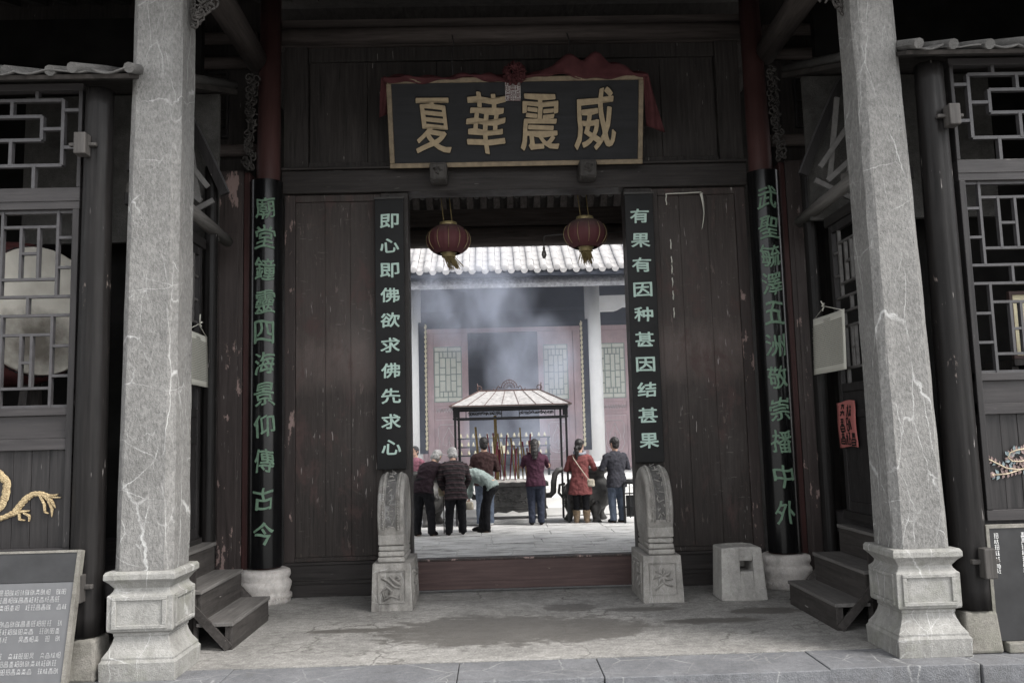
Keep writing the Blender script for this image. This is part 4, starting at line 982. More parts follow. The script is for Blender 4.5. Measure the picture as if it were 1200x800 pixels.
drum_stone(1, 'carved drum stone right of the threshold, with a flower relief on its base')
t = thing('stone_block', 'pale squared stone block with a square hole, before the right door panel', 'stone block', (2.135, 8.85, 0))
mb = MB()
x0, x1, z1 = 1.91, 2.375, .515
hx0, hx1, hz0, hz1 = 2.11, 2.245, .285, .385
def fr(z): return (x0+.02*(z/z1), x1-.03*(z/z1))
for a, b, c, d in ((x0, hx0, 0, z1), (hx1, x1, 0, z1), (hx0, hx1, 0, hz0), (hx0, hx1, hz1, z1)): mb.box(a, b, 8.68, 9.05, c, d)
mb.box(hx0, hx1, 8.98, 9.05, hz0, hz1)
bm_ = mb
for i, v in enumerate(mb.v):
    f = v.z/z1
    if abs(v.x-x0) < .001: v.x += .025*f
    if abs(v.x-x1) < .001: v.x -= .035*f
    v.y += .02*f if v.y < 8.7 else 0
o = mb.build('block', 'block', t)
bm = bmesh.new(); bm.from_mesh(o.data); bmesh.ops.remove_doubles(bm, verts=bm.verts, dist=.0008); 
bmesh.ops.dissolve_limit(bm, angle_limit=.02, verts=bm.verts, edges=bm.edges); bm.to_mesh(o.data); bm.free()
md = o.modifiers.new('b', 'BEVEL'); md.width = .014; md.segments = 2; md.limit_method = 'ANGLE'

# ================================================================== PORCH ROOF, BEAMS, REAR ROOF
pr = thing('gate_roof', 'dark tiled gate roof with sooty boards and beams over the porch', 'roof', (0, 9.6, 6.6))
mb = MB(); mb.prismx([(5.75, 5.62), (10.6, 7.27), (10.6, 7.45), (5.72, 5.80)], -7, 7)
mb.build('front_boarding', 'ceil', pr)
mb = MB(); mb.prismx([(10.6, 7.27), (13.7, 5.02), (13.7, 5.10), (10.6, 7.45)], -7, 7); mb.build('rear_boarding', 'ceil', pr)
x = -6.8; k = 0
while x < 6.8:
    mb = MB(); mb.bar((x, 5.8, 5.58), (x, 9.7, 6.91), .09, .07); mb.build('front_rafter', 'ceil', pr); x += .32
x = -2.95
while x < 3.0:
    mb = MB(); mb.bar((x, 10.8, 7.10), (x, 13.6, 5.06), .10, .06); mb.build('rear_rafter', 'beamy', pr); x += .212
mb = MB()      # pale tile courses seen between the rear rafters
x = -2.95
while x < 3.0:
    for k in range(9):
        y = 12.2+k*.11; z = 7.10-(y-10.8)*.7286+.035
        mb.grid(lambda u, v, x=x, y=y, z=z: (x+.05+.112*u, y+.07*v, z-.03*sin(pi*u)-.035*v), 6, 1)
    x += .212
mb.build('tile_course', 'tiled', pr, solid=.008)
mb = MB(); mb.tube([(-3.1, 13.0, 4.765), (3.1, 13.0, 4.765)], .16, 20); mb.box(-3.1, 3.1, 12.96, 13.06, 4.925, 5.2); mb.build('rear_beam', 'beam', pr)
mb = MB(); mb.tube([(-3.1, 12.1, 5.75), (3.1, 12.1, 5.75)], .12, 16); mb.build('rear_purlin', 'beam', pr)
for s in (-1, 1):
    xb = s*2.93
    mb = MB(); mb.tube([(xb-s*.0, 9.45, 6.02), (xb, 8.0, 6.05), (xb, 6.3, 6.02)], [.13, .145, .13], 16); mb.build('side_beam', 'beamy', pr)
    # openwork carved bracket against the red pillar
    mb = MB(); rnd = random.Random(11+s)
    for k in range(60):
        f = k/60; z = 5.78-1.1*f; xx = s*(2.93+.03*f+rnd.uniform(-.05, .05)); y = 9.26-.05*f
        r = rnd.uniform(.025, .05); a0 = rnd.random()*6
        mb.tube([(xx+r*cos(a0+i*.7)*(1-i*.07), y+rnd.uniform(-.015, .015), z+r*sin(a0+i*.7)*(1-i*.07)) for i in range(8)], .009, 5)
    mb.tube([(s*2.99, 9.28, 5.8), (s*2.98, 9.26, 5.2), (s*2.93, 9.24, 4.68)], .012, 6)
    mb.build('carved_bracket', 'studw', pr)
    mb = MB()
    for k in range(26):
        f = k/26; xx = s*(2.68-.3*rnd.random()*(1-f)); z = 5.25-.25*f+rnd.uniform(-.03, .03); r = .035; a0 = rnd.random()*6; z += .1
        mb.tube([(xx+r*cos(a0+i*.7), 6.68+rnd.uniform(-.02, .02), z+r*sin(a0+i*.7)) for i in range(8)], .010, 5)
    mb.bar((s*2.72, 6.68, 5.5), (s*2.3, 6.68, 5.5), .05, .06)
    mb.build('column_bracket', 'studw', pr)
mb = MB(); mb.tube([(-6.8, 6.68, 5.80), (6.8, 6.68, 5.80)], .12, 16); mb.build('front_purlin', 'beam', pr)
for s in (-1, 1):
    # upper back wall beyond the pillars
    t = thing('upper_side_wall', 'dark upper boarded wall with a small lattice, high behind the %s stone column' % ('left' if s < 0 else 'right'), 'wall', (s*4.5, 9.7, 4.6))
    a, b = sorted((s*2.97, s*6.9)); mb = MB(); mb.box(a, b, 9.735, 9.8, 0, 7.2); mb.build('boarding', 'wood', t)
    mb = MB()
    for z in (5.06, 6.12, 6.42):
        mb.tube([(s*3.0, 9.66, z), (s*6.9, 9.66, z)], .07, 12)
    mb.build('cross_beam', 'beam', t)
    mb = MB(); fx = lambda p: Vector((s*p.x, p.y, p.z)); mb.xf = fx
    x0, x1, z0, z1 = 3.36, 3.72, 5.22, 6.02
    for a, b, c, d in ((x0-.03, x0, z0, z1), (x1, x1+.03, z0, z1), (x0, x1, z1-.025, z1), (x0, x1, z0, z0+.025)): mb.box(a, b, 9.66, 9.70, c, d)
    for z in (5.92, 5.80): mb.box(x0, x1, 9.665, 9.695, z, z+.02)
    for x in (3.46, 3.56, 3.64): mb.box(x, x+.02, 9.668, 9.69, z0+.025, 5.80)
    for z in (5.35, 5.45, 5.55): mb.box(x0, x1, 9.670, 9.688, z, z+.018)
    mb.build('small_lattice', 'wing', t)

# ================================================================== LANTERNS, BULB
def lantern(x, y, zc, label, sway):
    t = thing('red_lantern', label, 'lantern', (x, y, zc), 'red lanterns in the gate opening')
    mb = MB(); n = 24; prof = []
    for j in range(15):
        th = pi*(.17+.66*j/14); prof.append((.268*sin(th)**.9, .195*cos(th)))
    vs = []; N = 72
    for r, z in prof[::-1]:
        for i in range(N):
            a = 2*pi*i/N; rr = r*(1-.035*abs(cos(a*n/2))**6); vs.append((x+rr*cos(a), y+rr*sin(a), zc+z))
    m = len(prof); mb.add(vs, [(j*N+i, j*N+(i+1) % N, (j+1)*N+(i+1) % N, (j+1)*N+i) for j in range(m-1) for i in range(N)], True)
    sh = mb.build('shade', 'lant', t)
    mb = MB()
    for i in range(24):
        a = 2*pi*i/24+.06
        if i % 2: continue
        mb.tube([(x+(r*1.0+.002)*cos(a), y+(r+.002)*sin(a), zc+z) for r, z in prof[3:-2]], .0038, 5)
    mb.build('rib', 'brass', sh)
    mb = MB(); mb.lathe((x, y, zc), [(.10, .165), (.108, .17), (.105, .215), (.09, .22)], 24); mb.build('top_cap', 'brass', t)
    mb = MB(); mb.lathe((x, y, zc), [(.075, -.215), (.085, -.21), (.082, -.165), (.10, -.16)], 24); mb.build('bottom_cap', 'brass', t)
    mb = MB()
    for k in range(70):
        a = random.random()*6.28; r = .07*random.uniform(.3, 1); L = random.uniform(.1, .17); e = random.uniform(-.02, .02)
        mb.tube([(x+r*cos(a), y+r*sin(a), zc-.2), (x+r*1.1*cos(a)+sway*.5+e, y+r*sin(a), zc-.2-L*.5), (x+r*1.2*cos(a)+sway+e*2, y+r*1.2*sin(a), zc-.2-L)], .0045, 4, False)
    mb.build('tassel', 'tass', t)
    mb = MB(); mb.tube([(x-.05, y, zc+.2), (x-.085, y, zc+.56)], .006, 6); mb.tube([(x+.05, y, zc+.2), (x+.015, y, zc+.60)], .006, 6); mb.tube([(x-.085, y, zc+.56), (x-.04, y, zc+.85)], .004, 6); mb.tube([(x+.015, y, zc+.6), (x-.04, y, zc+.85)], .004, 6); mb.build('cord', 'tass', t)
lantern(-.82, 10.2, 4.075, 'left faded red lantern with swaying gold tassel, under the gate lintel', .07)
lantern(.852, 10.2, 4.11, 'right faded red lantern with straight gold tassel, under the gate lintel', .0)
t = thing('bulb_arm', 'thin bent rod with a small dark bulb, behind the right lantern', 'lamp arm', (1.3, 10.6, 4.2))
mb = MB(); mb.tube([(1.5, 10.62, 4.235), (.82, 10.6, 4.225), (.40, 10.6, 4.20), (.37, 10.6, 4.18), (.365, 10.6, 4.02)], .009, 8); mb.build('rod', 'rod', t)
mb = MB(); mb.lathe((.365, 10.6, 3.9), [(.004, 0), (.02, .015), (.033, .05), (.028, .085), (.016, .11), (.018, .15)], 16); mb.build('bulb', 'glassbulb', t)

# ================================================================== MAIN HALL ACROSS THE COURTYARD
hl = thing('main_hall', 'temple hall across the courtyard with sunlit tiled roof, red lattice doors and white columns', 'temple hall', (0, 21, 0))
mb = MB(); mb.box(-8.5, 8.5, 19.4, 29, -.1, .74); mb.build('platform', 'hplat', hl, bevel=.02)
mb = MB()
for k in range(4): mb.box(-2.6, 2.9, 18.15+.31*k, 19.39, .0 if k == 0 else .18*k-.02, .18*(k+1)-.0)
mb.build('steps', 'hplat', hl, bevel=.015)
mb = MB(); mb.box(-8.5, 8.5, 23.06, 23.3, .74, 8)
mb2 = MB()
mb = MB()
mb.box(-8.5, -3.75, 23.02, 23.3, .74, 8.2); mb.box(3.68, 8.5, 23.02, 23.3, .74, 8.2); mb.box(-3.75, 3.68, 23.02, 23.3, 4.5, 8.2)
mb.box(-3.75, -3.7, 23.3, 28, .74, 6.0); mb.box(3.6, 3.68, 23.3, 28, .74, 6.0); mb.box(-3.7, 3.6, 27.9, 28, .74, 6.0); mb.box(-3.75, 3.68, 23.3, 28, 6.0, 6.1)
mb.build('wall', 'hdark', hl)
mb = MB(); mb.box(-8.5, 8.5, 22.98, 23.02, 4.62, 4.72); mb.box(-8.5, 8.5, 22.96, 23.02, 5.05, 5.12); mb.build('wall_rail', 'hblue', hl)
def hall_door(x0, x1):
    z0, z1 = .76, 4.48; lx0, lx1 = x0+.17*(x1-x0)/1.1, x1-.17*(x1-x0)/1.1
    mb = MB()
    mb.box(x0, lx0, 23.0, 23.06, z0, z1); mb.box(lx1, x1, 23.0, 23.06, z0, z1)
    for a, b in ((4.12, z1), (2.53, 2.62), (2.2, 2.27), (.76, .98)): mb.box(lx0, lx1, 23.0, 23.06, a, b)
    mb.box(lx0, lx1, 23.025, 23.06, 2.27, 2.53); mb.box(lx0, lx1, 23.025, 23.06, .98, 2.2)
    d = mb.build('door_leaf', 'hdoor', hl, bevel=.008)
    mb = MB(); w_ = lx1-lx0; h_ = 1.5; L = lambda u, v: (lx0+u*w_, 2.62+v*h_)
    T = .022; Y = 23.015
    def hb(u0, u1, v, t=T): a = L(u0, v); b = L(u1, v); mb.box(a[0], b[0], Y, Y+.03, a[1]-t/2, a[1]+t/2)
    def vb(u, v0, v1, t=T): a = L(u, v0); b = L(u, v1); mb.box(a[0]-t/2, a[0]+t/2, Y+.002, Y+.028, a[1], b[1])
    for v in (0, 1): hb(0, 1, v, .05)
    for u in (0, 1): vb(u, 0, 1, .05)
    for (u, a, b) in ((.2, .0, 1), (.8, 0, 1), (.42, .18, .80), (.60, .18, .80), (.5, .80, 1), (.5, 0, .2), (.33, .08, .2), (.66, .08, .2), (.33, .8, .92), (.66, .8, .92)):
        if u in (.2, .8): vb(u, .10, .92)
        else: vb(u, a, b)
    for (a, b, v) in ((0, 1, .91), (.2, .8, .80), (0, .2, .72), (.8, 1, .72), (.2, .42, .62), (.6, .8, .62), (0, .42, .50), (.6, 1, .50), (.42, .6, .49), (.2, .42, .38), (.6, .8, .38), (0, .2, .28), (.8, 1, .28), (.2, .8, .19), (0, 1, .09)): hb(a, b, v)
    mb.build('lattice', 'hgreen', d)
    mb = MB(); mb.box(lx0, lx1, 23.045, 23.058, 2.62, 4.12); mb.build('window_paper', 'hpaper', d)
    mb = MB(); xc = (x0+x1)/2
    def outl(pts, r=.012): mb.tube([(xc+a*w_, 23.02, 1.6+b) for a, b in pts], r, 5)
    outl([(-.36, .34), (-.28, .42), (.28, .42), (.36, .34), (.36, .12), (.32, .0), (.36, -.2), (.24, -.36), (0, -.40), (-.24, -.36), (-.36, -.2), (-.32, 0), (-.36, .12), (-.36, .34)])
    outl([(0, .36), (-.08, .22), (-.2, .05), (-.22, -.1), (-.1, -.14), (0, -.02), (.1, -.14), (.22, -.1), (.2, .05), (.08, .22), (0, .36)], .01); outl([(0, .1), (0, -.34)], .01); outl([(-.2, -.22), (0, -.3), (.2, -.22)], .01)
    for k in range(9):
        u = -.40+.1*k; outl([(u-.04, .74), (u, .82), (u+.05, .76), (u+.02, .85)], .012)
    for a, b, c, e in ((-.46, .46, .55, .562), (-.46, .46, -.57, -.558)): mb.box(xc+a*w_, xc+b*w_, 23.012, 23.03, 1.6+c, 1.6+e)
    mb.build('relief', 'hline', d)
for a, b in ((-3.3, -2.2), (-2.09, -.99), (.90, 1.86), (2.42, 3.42)): hall_door(a, b)
mb = MB()
for a, b in ((-3.75, -3.31), (-2.195, -2.095), (1.865, 2.415), (3.425, 3.68)): mb.box(a, b, 22.97, 23.1, .74, 4.5)
mb.box(-3.75, 3.68, 22.95, 23.1, 4.485, 4.6); mb.build('door_frame', 'hdoor', hl)
for x in (-6.4, -2.27, 2.185, 6.4):
    mb = MB(); mb.tube([(x, 21, 1.0), (x, 21, 3.2), (x, 21, 5.6)], [.205, .20, .19], 24); c = mb.build('column', 'hcol', hl)
    mb = MB(); mb.lathe((x, 21, .74), [(.33, 0), (.34, .07), (.30, .1), (.33, .17), (.30, .25), (.24, .28)], 24); mb.build('column_base', 'hcol', c)
for s in (-1, 1):
    mb = MB(); xa = s*2.39
    mb.prism([(s*p[0], p[1]) for p in ((2.35, 5.08), (3.9, 5.10), (3.9, 4.80), (2.95, 4.80), (2.82, 4.73), (2.72, 4.70), (2.35, 4.70))], 20.9, 21.1); mb.build('bracket_beam', 'hcol', hl, bevel=.01)
mb = MB(); mb.box(-8.5, 8.5, 19.02, 19.06, 5.24, 5.36); mb.build('eave_board', 'hblue', hl)
mb = MB()
mb.box(-8.5, 8.5, 19.18, 19.24, 5.04, 5.13); mb.tube([(-8.5, 19.5, 5.22), (8.5, 19.5, 5.22)], .1, 12); mb.box(-8.5, 8.5, 20.9, 21.1, 5.45, 5.7); mb.build('eave_purlin', 'fascia', hl)
mb = MB()
x = -8.4
while x < 8.4: mb.bar((x, 19.05, 5.27), (x, 23, 7.0), .08, .06); x += .24
mb.build('eave_rafter', 'hblue', hl)
# roof: under tiles and cover tiles in rows, disc ends at the eave
mb = MB(); SL = .60; sp = .293
def rz(y): return 5.40+SL*(y-18.85)+.012*(y-18.85)**2
x = -8.5; rnd = random.Random(5)
while x < 8.5:
    for k in range(16):
        y0 = 18.88+.40*k; y1 = y0+.42; e = rnd.uniform(-.006, .006)
        mb.grid(lambda u, v: (x+e+.080*cos(pi*(1-u)), y0+(y1-y0)*v, rz(y0+(y1-y0)*v)+.052*sin(pi*u)+.010*(1-v)), 8, 1)
    for k in range(24):
        y0 = 18.86+.26*k; y1 = y0+.29
        mb.grid(lambda u, v: (x+.085+(sp-.17)*u, y0+(y1-y0)*v, rz(y0+(y1-y0)*v)-.012-.020*sin(pi*u)+.010*(1-v)), 5, 1)
    x += sp
x = -8.5
while x < 8.5:
    mb.ell((x, 18.875, rz(18.88)+.012), (.082, .014, .072), 16, 8)
    cx = x+sp/2
    mb.prism([(cx+.085*cos(pi+pi*i/8), rz(18.86)-.01+.10*sin(pi+pi*i/8)) for i in range(9)], 18.85, 18.87)
    x += sp
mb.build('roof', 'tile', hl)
mb = MB(); mb.prismx([(18.9, 5.32), (26, 9.6), (26, 9.5), (18.9, 5.25)], -8.5, 8.5); mb.prismx([(26, 9.9), (26, 9.5), (30, 6.2), (30, 6.3)], -8.5, 8.5); mb.build('roof_boarding', 'hblue', hl)
for x, l in ((-2.03, 'left'), (1.94, 'right')):
    t = thing('hall_couplet_board', 'blue-black couplet board with pale gold fretted edge beside the %s white hall column' % l, 'couplet board', (x, 20.9, 1.4), 'couplet boards on the hall columns')
    mb = MB(); mb.box(x-.10, x+.10, 20.85, 20.89, 1.3, 4.5); mb.build('board', 'hblue', t)
    mb = MB(); xe = x+(.07 if x < 0 else -.07); mb.box(xe-.012, xe+.012, 20.8365, 20.8495, 1.38, 4.46)
    for k in range(26):
        z = 1.4+.118*k; mb.box(xe-.03, xe+.03, 20.835, 20.849, z, z+.055); mb.box(xe-.012, xe+.035, 20.836, 20.848, z+.056, z+.08)
    mb.build('fretted_edge', 'hgold', t)
# side walls of the courtyard
for s in (-1, 1):
    a, b = sorted((s*8.6, s*9)); mb = MB(); mb.box(a, b, 13.8, 28, -.1, 4.6); mb.box(min(a, b)-.1, max(a, b)+.1, 13.8, 28, 4.6, 4.75)
    tag(mb.build('courtyard_wall', 'whitepl'), 'pale plastered courtyard wall on the %s, beyond the gate' % ('left' if s < 0 else 'right'), 'wall')

# ================================================================== INCENSE PAVILION, BURNERS
t = thing('incense_pavilion', 'black iron canopy with rusted white sheet roof over the incense burner', 'pavilion', (0, 17.1, 0))
for sx in (-1, 1):
    for y, w_ in ((16.6, 1.075), (17.6, 1.045)):
        mb = MB(); mb.bar((sx*w_, y, 0), (sx*w_, y, 2.26), .042, .042, (0, 1, 0)); mb.build('post', 'iron', t)
mb = MB()
for y in (16.58, 17.62): mb.box(-1.10, 1.10, y-.02, y+.02, 2.02, 2.055); mb.box(-1.12, 1.12, y-.02, y+.02, 2.2, 2.255)
for x in (-1.1, 1.1): mb.box(x-.02, x+.02, 16.605, 17.595, 2.02, 2.055); mb.box(x-.02, x+.02, 16.605, 17.595, 2.2, 2.255)
for sx in (-1, 1): mb.box(sx*1.06-.05, sx*1.06+.05, 16.56, 16.575, 2.06, 2.2)
mb.build('rail', 'iron', t)
mb = MB()
for sx in (-1, 1):
    for k in range(22):
        x = sx*(.2+.029*k*1.0+.0); r = random.uniform(.02, .034); a0 = random.random()*6
        mb.tube([(x+r*cos(a0+i*.9)*(1-i*.08), 16.58, 2.128+.9*r*sin(a0+i*.9)*(1-i*.08)+random.uniform(-.02, .02)) for i in range(8)], .008, 4)
    for a in (.17, .86): mb.box(sx*a-.008, sx*a+.008, 16.57, 16.59, 2.055, 2.2)
mb.build('filigree', 'iron', t)
E0 = (-1.18, 1.18, 16.45, 17.75); RZ = 2.58
mb = MB()
def roofface(a, b, c, d, n):
    a, b, c, d = map(Vector, (a, b, c, d))
    for k in range(n):
        u0, u1 = k/n, (k+1)/n
        mb.add([a.lerp(b, u0), a.lerp(b, u1), d.lerp(c, u1), d.lerp(c, u0)], [(0, 1, 2, 3)])
A = (E0[0], E0[2], 2.262); B = (E0[1], E0[2], 2.262); C_ = (E0[1], E0[3], 2.262); D = (E0[0], E0[3], 2.262); R1 = (-.6, 17.1, RZ); R2 = (.6, 17.1, RZ)
roofface(A, B, R2, R1, 7); roofface(C_, D, R1, R2, 7)
mb.add([B, C_, R2], [(0, 1, 2)]); mb.add([D, A, R1], [(0, 1, 2)])
mb.build('sheet_roof', 'proof', t, solid=.012)
mb = MB(); va, vb_, vr1, vr2 = map(Vector, (A, B, R1, R2)); up = Vector((0, -.004, .012))
for k in range(8):
    u = k/7; mb.bar(va.lerp(vb_, u)+up, vr1.lerp(vr2, u)+up, .008, .010)
mb.bar(vr1+up, vr2+up, .03, .03)
for p, q in ((A, R1), (B, R2), (C_, R2), (D, R1)): mb.bar(Vector(p)+up, Vector(q)+up, .022, .022)
mb.bar(va+up, vb_+up, .02, .02)
mb.build('roof_seam', 'rust', t)
mb = MB()
for R_ in (.16, .11): mb.tube([(R_*cos(a), 17.1, RZ+.06+R_*sin(a)) for a in [pi*i/12 for i in range(13)]], .008, 5)
for k in range(9): a = pi*k/8; mb.tube([(.03*cos(a), 17.1, RZ+.06+.03*sin(a)), (.155*cos(a), 17.1, RZ+.06+.155*sin(a))], .006, 4)
for sx in (-1, 1):
    mb.tube([(sx*(.18+.14*i/8), 17.1, RZ+.05+.05*sin(i*.8)) for i in range(9)], .009, 5)
    mb.tube([(sx*(.6+.05*cos(i*.8)), 17.1, RZ+.06+.05*sin(i*.8)) for i in range(9)], .010, 5); mb.tube([(sx*.62, 17.1, RZ), (sx*.64, 17.1, RZ+.16)], .010, 5)
mb.tube([(0, 17.1, RZ+.2), (0, 17.1, RZ+.25)], [.012, .003], 5)
mb.build('ridge_ornament', 'rust', t)

t = thing('incense_burner', 'long dark bronze incense burner with curved ear handles under the iron canopy', 'incense burner', (0, 17.1, 0))
mb = MB(); fr_ = MB()
mb.box(-.66, .66, 16.82, 17.4, .30, .70); mb.box(-.71, .71, 16.78, 17.44, .70, .78)
mb.box(-.69, .69, 16.80, 17.42, .27, .30)
mb.prism([(-.64, .27), (-.64, .16), (-.45, .16), (-.3, .22), (-.12, .20), (0, .245), (.12, .20), (.3, .22), (.45, .16), (.64, .16), (.64, .27)], 16.81, 16.85)
bx = mb.build('box', 'bronze', t, bevel=.012)
mb = MB()
for k in range(26):
    x = random.uniform(-.58, .58); z = random.uniform(.38, .62); r = .06; a0 = random.random()*6
    mb.tube([(x+r*cos(a0+i*.8)*(1-i*.1), 16.815, z+.7*r*sin(a0+i*.8)*(1-i*.1)) for i in range(7)], .012, 5)
mb.build('relief', 'bronze', bx)
for sx in (-1, 1):
    mb = MB()
    pts = [(sx*a, 17.1, b) for a, b in ((.64, .50), (.76, .50), (.82, .56), (.83, .75), (.86, .90), (.92, .98), (1.02, 1.0))]
    mb.tube(pts, [.05, .055, .06, .06, .06, .06, .055], 10); mb.build('ear_handle', 'bronze', t)
    for y in (16.9, 17.3):
        mb = MB(); mb.tube([(sx*.58, y, .27), (sx*.62, y, .14), (sx*.60, y, .085)], [.07, .05, .06], 10); mb.build('foot', 'bronze', t)
mb = MB(); mb.grid(lambda u, v: (-.64+1.28*u, 16.84+.55*v, .785+.05*sin(pi*u)*sin(pi*v)+.008*sin(u*40+v*30)), 30, 14); mb.build('ash_bed', 'ash', t)
mb = MB(); mb.box(-1.0, .55, 16.72, 17.5, .0, .08)
tag(mb.build('burner_plinth', 'yard', bevel=.01), 'low pale stone slab under the long incense burner', 'plinth')
# incense sticks
rnd = random.Random(21)
for nm, mt, lab in (('crimson', 'inc1', 'thin crimson incense stick standing in the long burner'), ('ochre', 'inc2', 'thin ochre incense stick standing in the long burner')):
    mb = MB(); mb.tube([(0, 17.1, .8), (0, 17.1, 1.75)], [.013, .016], 6)
    t0 = mb.build('incense_stick', mt); t0.data.transform(Matrix.Translation((0, -17.1, -.8))); tag(t0, lab, 'incense stick', nm+' incense sticks in the burner')
    for k in range(13):
        o = t0 if k == 0 else t0.copy()
        if k: COL.objects.link(o)
        o.location = (rnd.uniform(-.36, .52), rnd.uniform(16.92, 17.3), .79); o.rotation_euler = (rnd.uniform(-.08, .08), rnd.uniform(-.13, .09), 0); f = rnd.uniform(.55, 1.12); o.scale = (1, 1, f)
mb = MB(); mb.tube([(-.27, 17.15, .8), (-.29, 17.15, 1.35), (-.30, 17.15, 2.1)], [.035, .032, .03], 10)
tag(mb.build('tall_incense_pole', 'inc2'), 'thick tall ochre incense pole at the left end of the long burner', 'incense pole')
mb = MB(); mb.tube([(-.62, 17.2, .8), (-.70, 17.2, 1.88)], [.02, .022], 8)
tag(mb.build('tall_incense_pole', 'inc2'), 'slanting ochre incense pole above the head of the person in the dark maroon jacket', 'incense pole')

def cauldron(x, y, label):
    t = thing('bronze_cauldron', label, 'cauldron', (x, y, 0), 'bronze cauldrons in the courtyard')
    mb = MB(); mb.lathe((x, y, 0), [(.08, .20), (.26, .22), (.40, .30), (.47, .45), (.48, .58), (.44, .70), (.36, .80), (.33, .84), (.33, .90), (.42, .95), (.47, .97), (.47, 1.02), (.43, 1.03), (.40, .98), (.30, .93), (.02, .92)], 36)
    b = mb.build('bowl', 'bronze', t)
    mb = MB()
    for k in range(40):
        a = random.random()*6.28; z = random.uniform(.38, .66); r = .485-abs(z-.53)*.25; mb.ell((x+r*cos(a), y+r*sin(a), z), (.035, .035, .04), 7, 5)
    mb.build('relief', 'bronze', b)
    for k in range(3):
        a = -pi/2+.25+2*pi*k/3
        mb = MB(); mb.tube([(x+.30*cos(a), y+.30*sin(a), .38), (x+.38*cos(a), y+.38*sin(a), .26), (x+.36*cos(a), y+.36*sin(a), .14), (x+.40*cos(a), y+.40*sin(a), .06), (x+.42*cos(a), y+.42*sin(a), 0)], [.11, .12, .07, .07, .10], 12)
        mb.ell((x+.42*cos(a), y+.42*sin(a), .33), (.07, .07, .08), 9, 6); mb.build('lion_leg', 'bronze', t)
    for sx in (-1, 1):
        mb = MB(); mb.tube([(x+sx*.45, y, .72), (x+sx*.56, y, .70), (x+sx*.58, y, .55), (x+sx*.50, y, .45)], .028, 8); mb.build('handle', 'bronze', t)
    mb = MB(); mb.lathe((x, y, .93), [(.36, .02), (.2, .05), (.01, .06)], 24); mb.build('ash_bed', 'ash', t)
cauldron(1.5, 17.0, 'round bronze cauldron on lion legs between the woman in the red coat and the man')
cauldron(-1.75, 17.0, 'round bronze cauldron half hidden behind the bending old women')
t = thing('metal_barrier', 'black metal barrier at the right edge of the gate opening beside the man', 'barrier', (2.2, 16.3, 0))
mb = MB()
for y in (16.25, 16.9):
    mb.tube([(2.1, y, 0), (2.09, y, .70), (2.12, y, .76), (2.5, y, .77)], .022, 8)
for z in (.3, .55, .74): mb.tube([(2.1, 16.25, z), (2.1, 16.9, z)], .015, 6); mb.tube([(2.1, 16.25, z), (2.5, 16.25, z)], .015, 6)
for x in (2.2, 2.3, 2.4): mb.tube([(x, 16.25, .1), (x, 16.25, .76)], .010, 6)
mb.build('frame', 'iron', t)
mb = MB(); mb.box(2.13, 2.5, 16.27, 16.29, .12, .52); mb.build('panel', 'blackp', t)
# candle rack before the hall doorway
t = thing('candle_rack', 'dark candle rack with rows of pale candle cups before the hall doorway', 'candle rack', (0, 20.4, .75))
mb = MB()
for z in (1.22, 1.42, 1.62): mb.box(-1.2, 1.0, 20.35, 20.45, z, z+.03)
for x in (-1.15, -.1, .95): mb.box(x-.03, x+.03, 20.36, 20.44, .74, 1.62)
mb.build('frame', 'iron', t)
mb = MB(); mb.box(-.38, -.06, 20.28, 20.33, 1.28, 1.46); mb.build('donation_panel', 'wax', t)
c0 = None
for r in range(3):
    for k in range(14):
        x = -1.12+.155*k; z = 1.25+.2*r
        if c0 is None:
            mb = MB(); mb.lathe((x, 20.4, z), [(.028, 0), (.036, .05), (.02, .055), (.016, .10), (.004, .105)], 10); c0 = mb.build('candle', 'wax', t); cx, cz = x, z
        else:
            o = c0.copy(); COL.objects.link(o); o.parent = t; o.location = (x-cx+random.uniform(-.03, .03), 0, z-cz)

# smoke drifting above the burners
def smoke_mat():
    t = NT('incense_smoke'); t.t.nodes.remove(t.b)
    v = t.n('ShaderNodeVolumePrincipled'); v.inputs['Color'].default_value = (.74, .80, .95, 1)
    n = t.noise(t.pos((1, 1, .7), (0, .5, 0)), 1.0, 6, .6, .9)
    sx = t.n('ShaderNodeSeparateXYZ'); t.pos(); t.set(sx.inputs[0], t._pos)
    def puff(x, z, rx, rz_):
        a = t.math('DIVIDE', t.math('SUBTRACT', sx.outputs[0], x), rx); b = t.math('DIVIDE', t.math('SUBTRACT', sx.outputs[2], z), rz_)
        return t.ramp(t.math('ADD', t.math('MULTIPLY', a, a), t.math('MULTIPLY', b, b)), [(.0, 1), (1, 0)])
    core = t.math('MAXIMUM', puff(-.7, 4.7, 1.5, 1.3), t.math('MAXIMUM', puff(.5, 3.2, 1.1, 1.3), t.math('MULTIPLY', puff(.3, 1.8, 1.5, .9), .6)))
    d = t.math('MULTIPLY', t.math('MULTIPLY', t.ramp(n, [(.42, 0), (.54, .25), (.74, 1)]), core), .80)
    t.set(v.inputs['Density'], t.math('ADD', d, .018))
    t.t.links.new(v.outputs[0], t.out.inputs['Volume']); return t.m
M['smoke'] = smoke_mat()
mb = MB(); mb.box(-4, 4, 17.75, 22.9, .76, 6.4)
tag(mb.build('incense_smoke', 'smoke'), 'thin bluish incense smoke drifting before the dark hall doorway', 'smoke', kind='stuff')
bpy.data.objects.remove(_to)

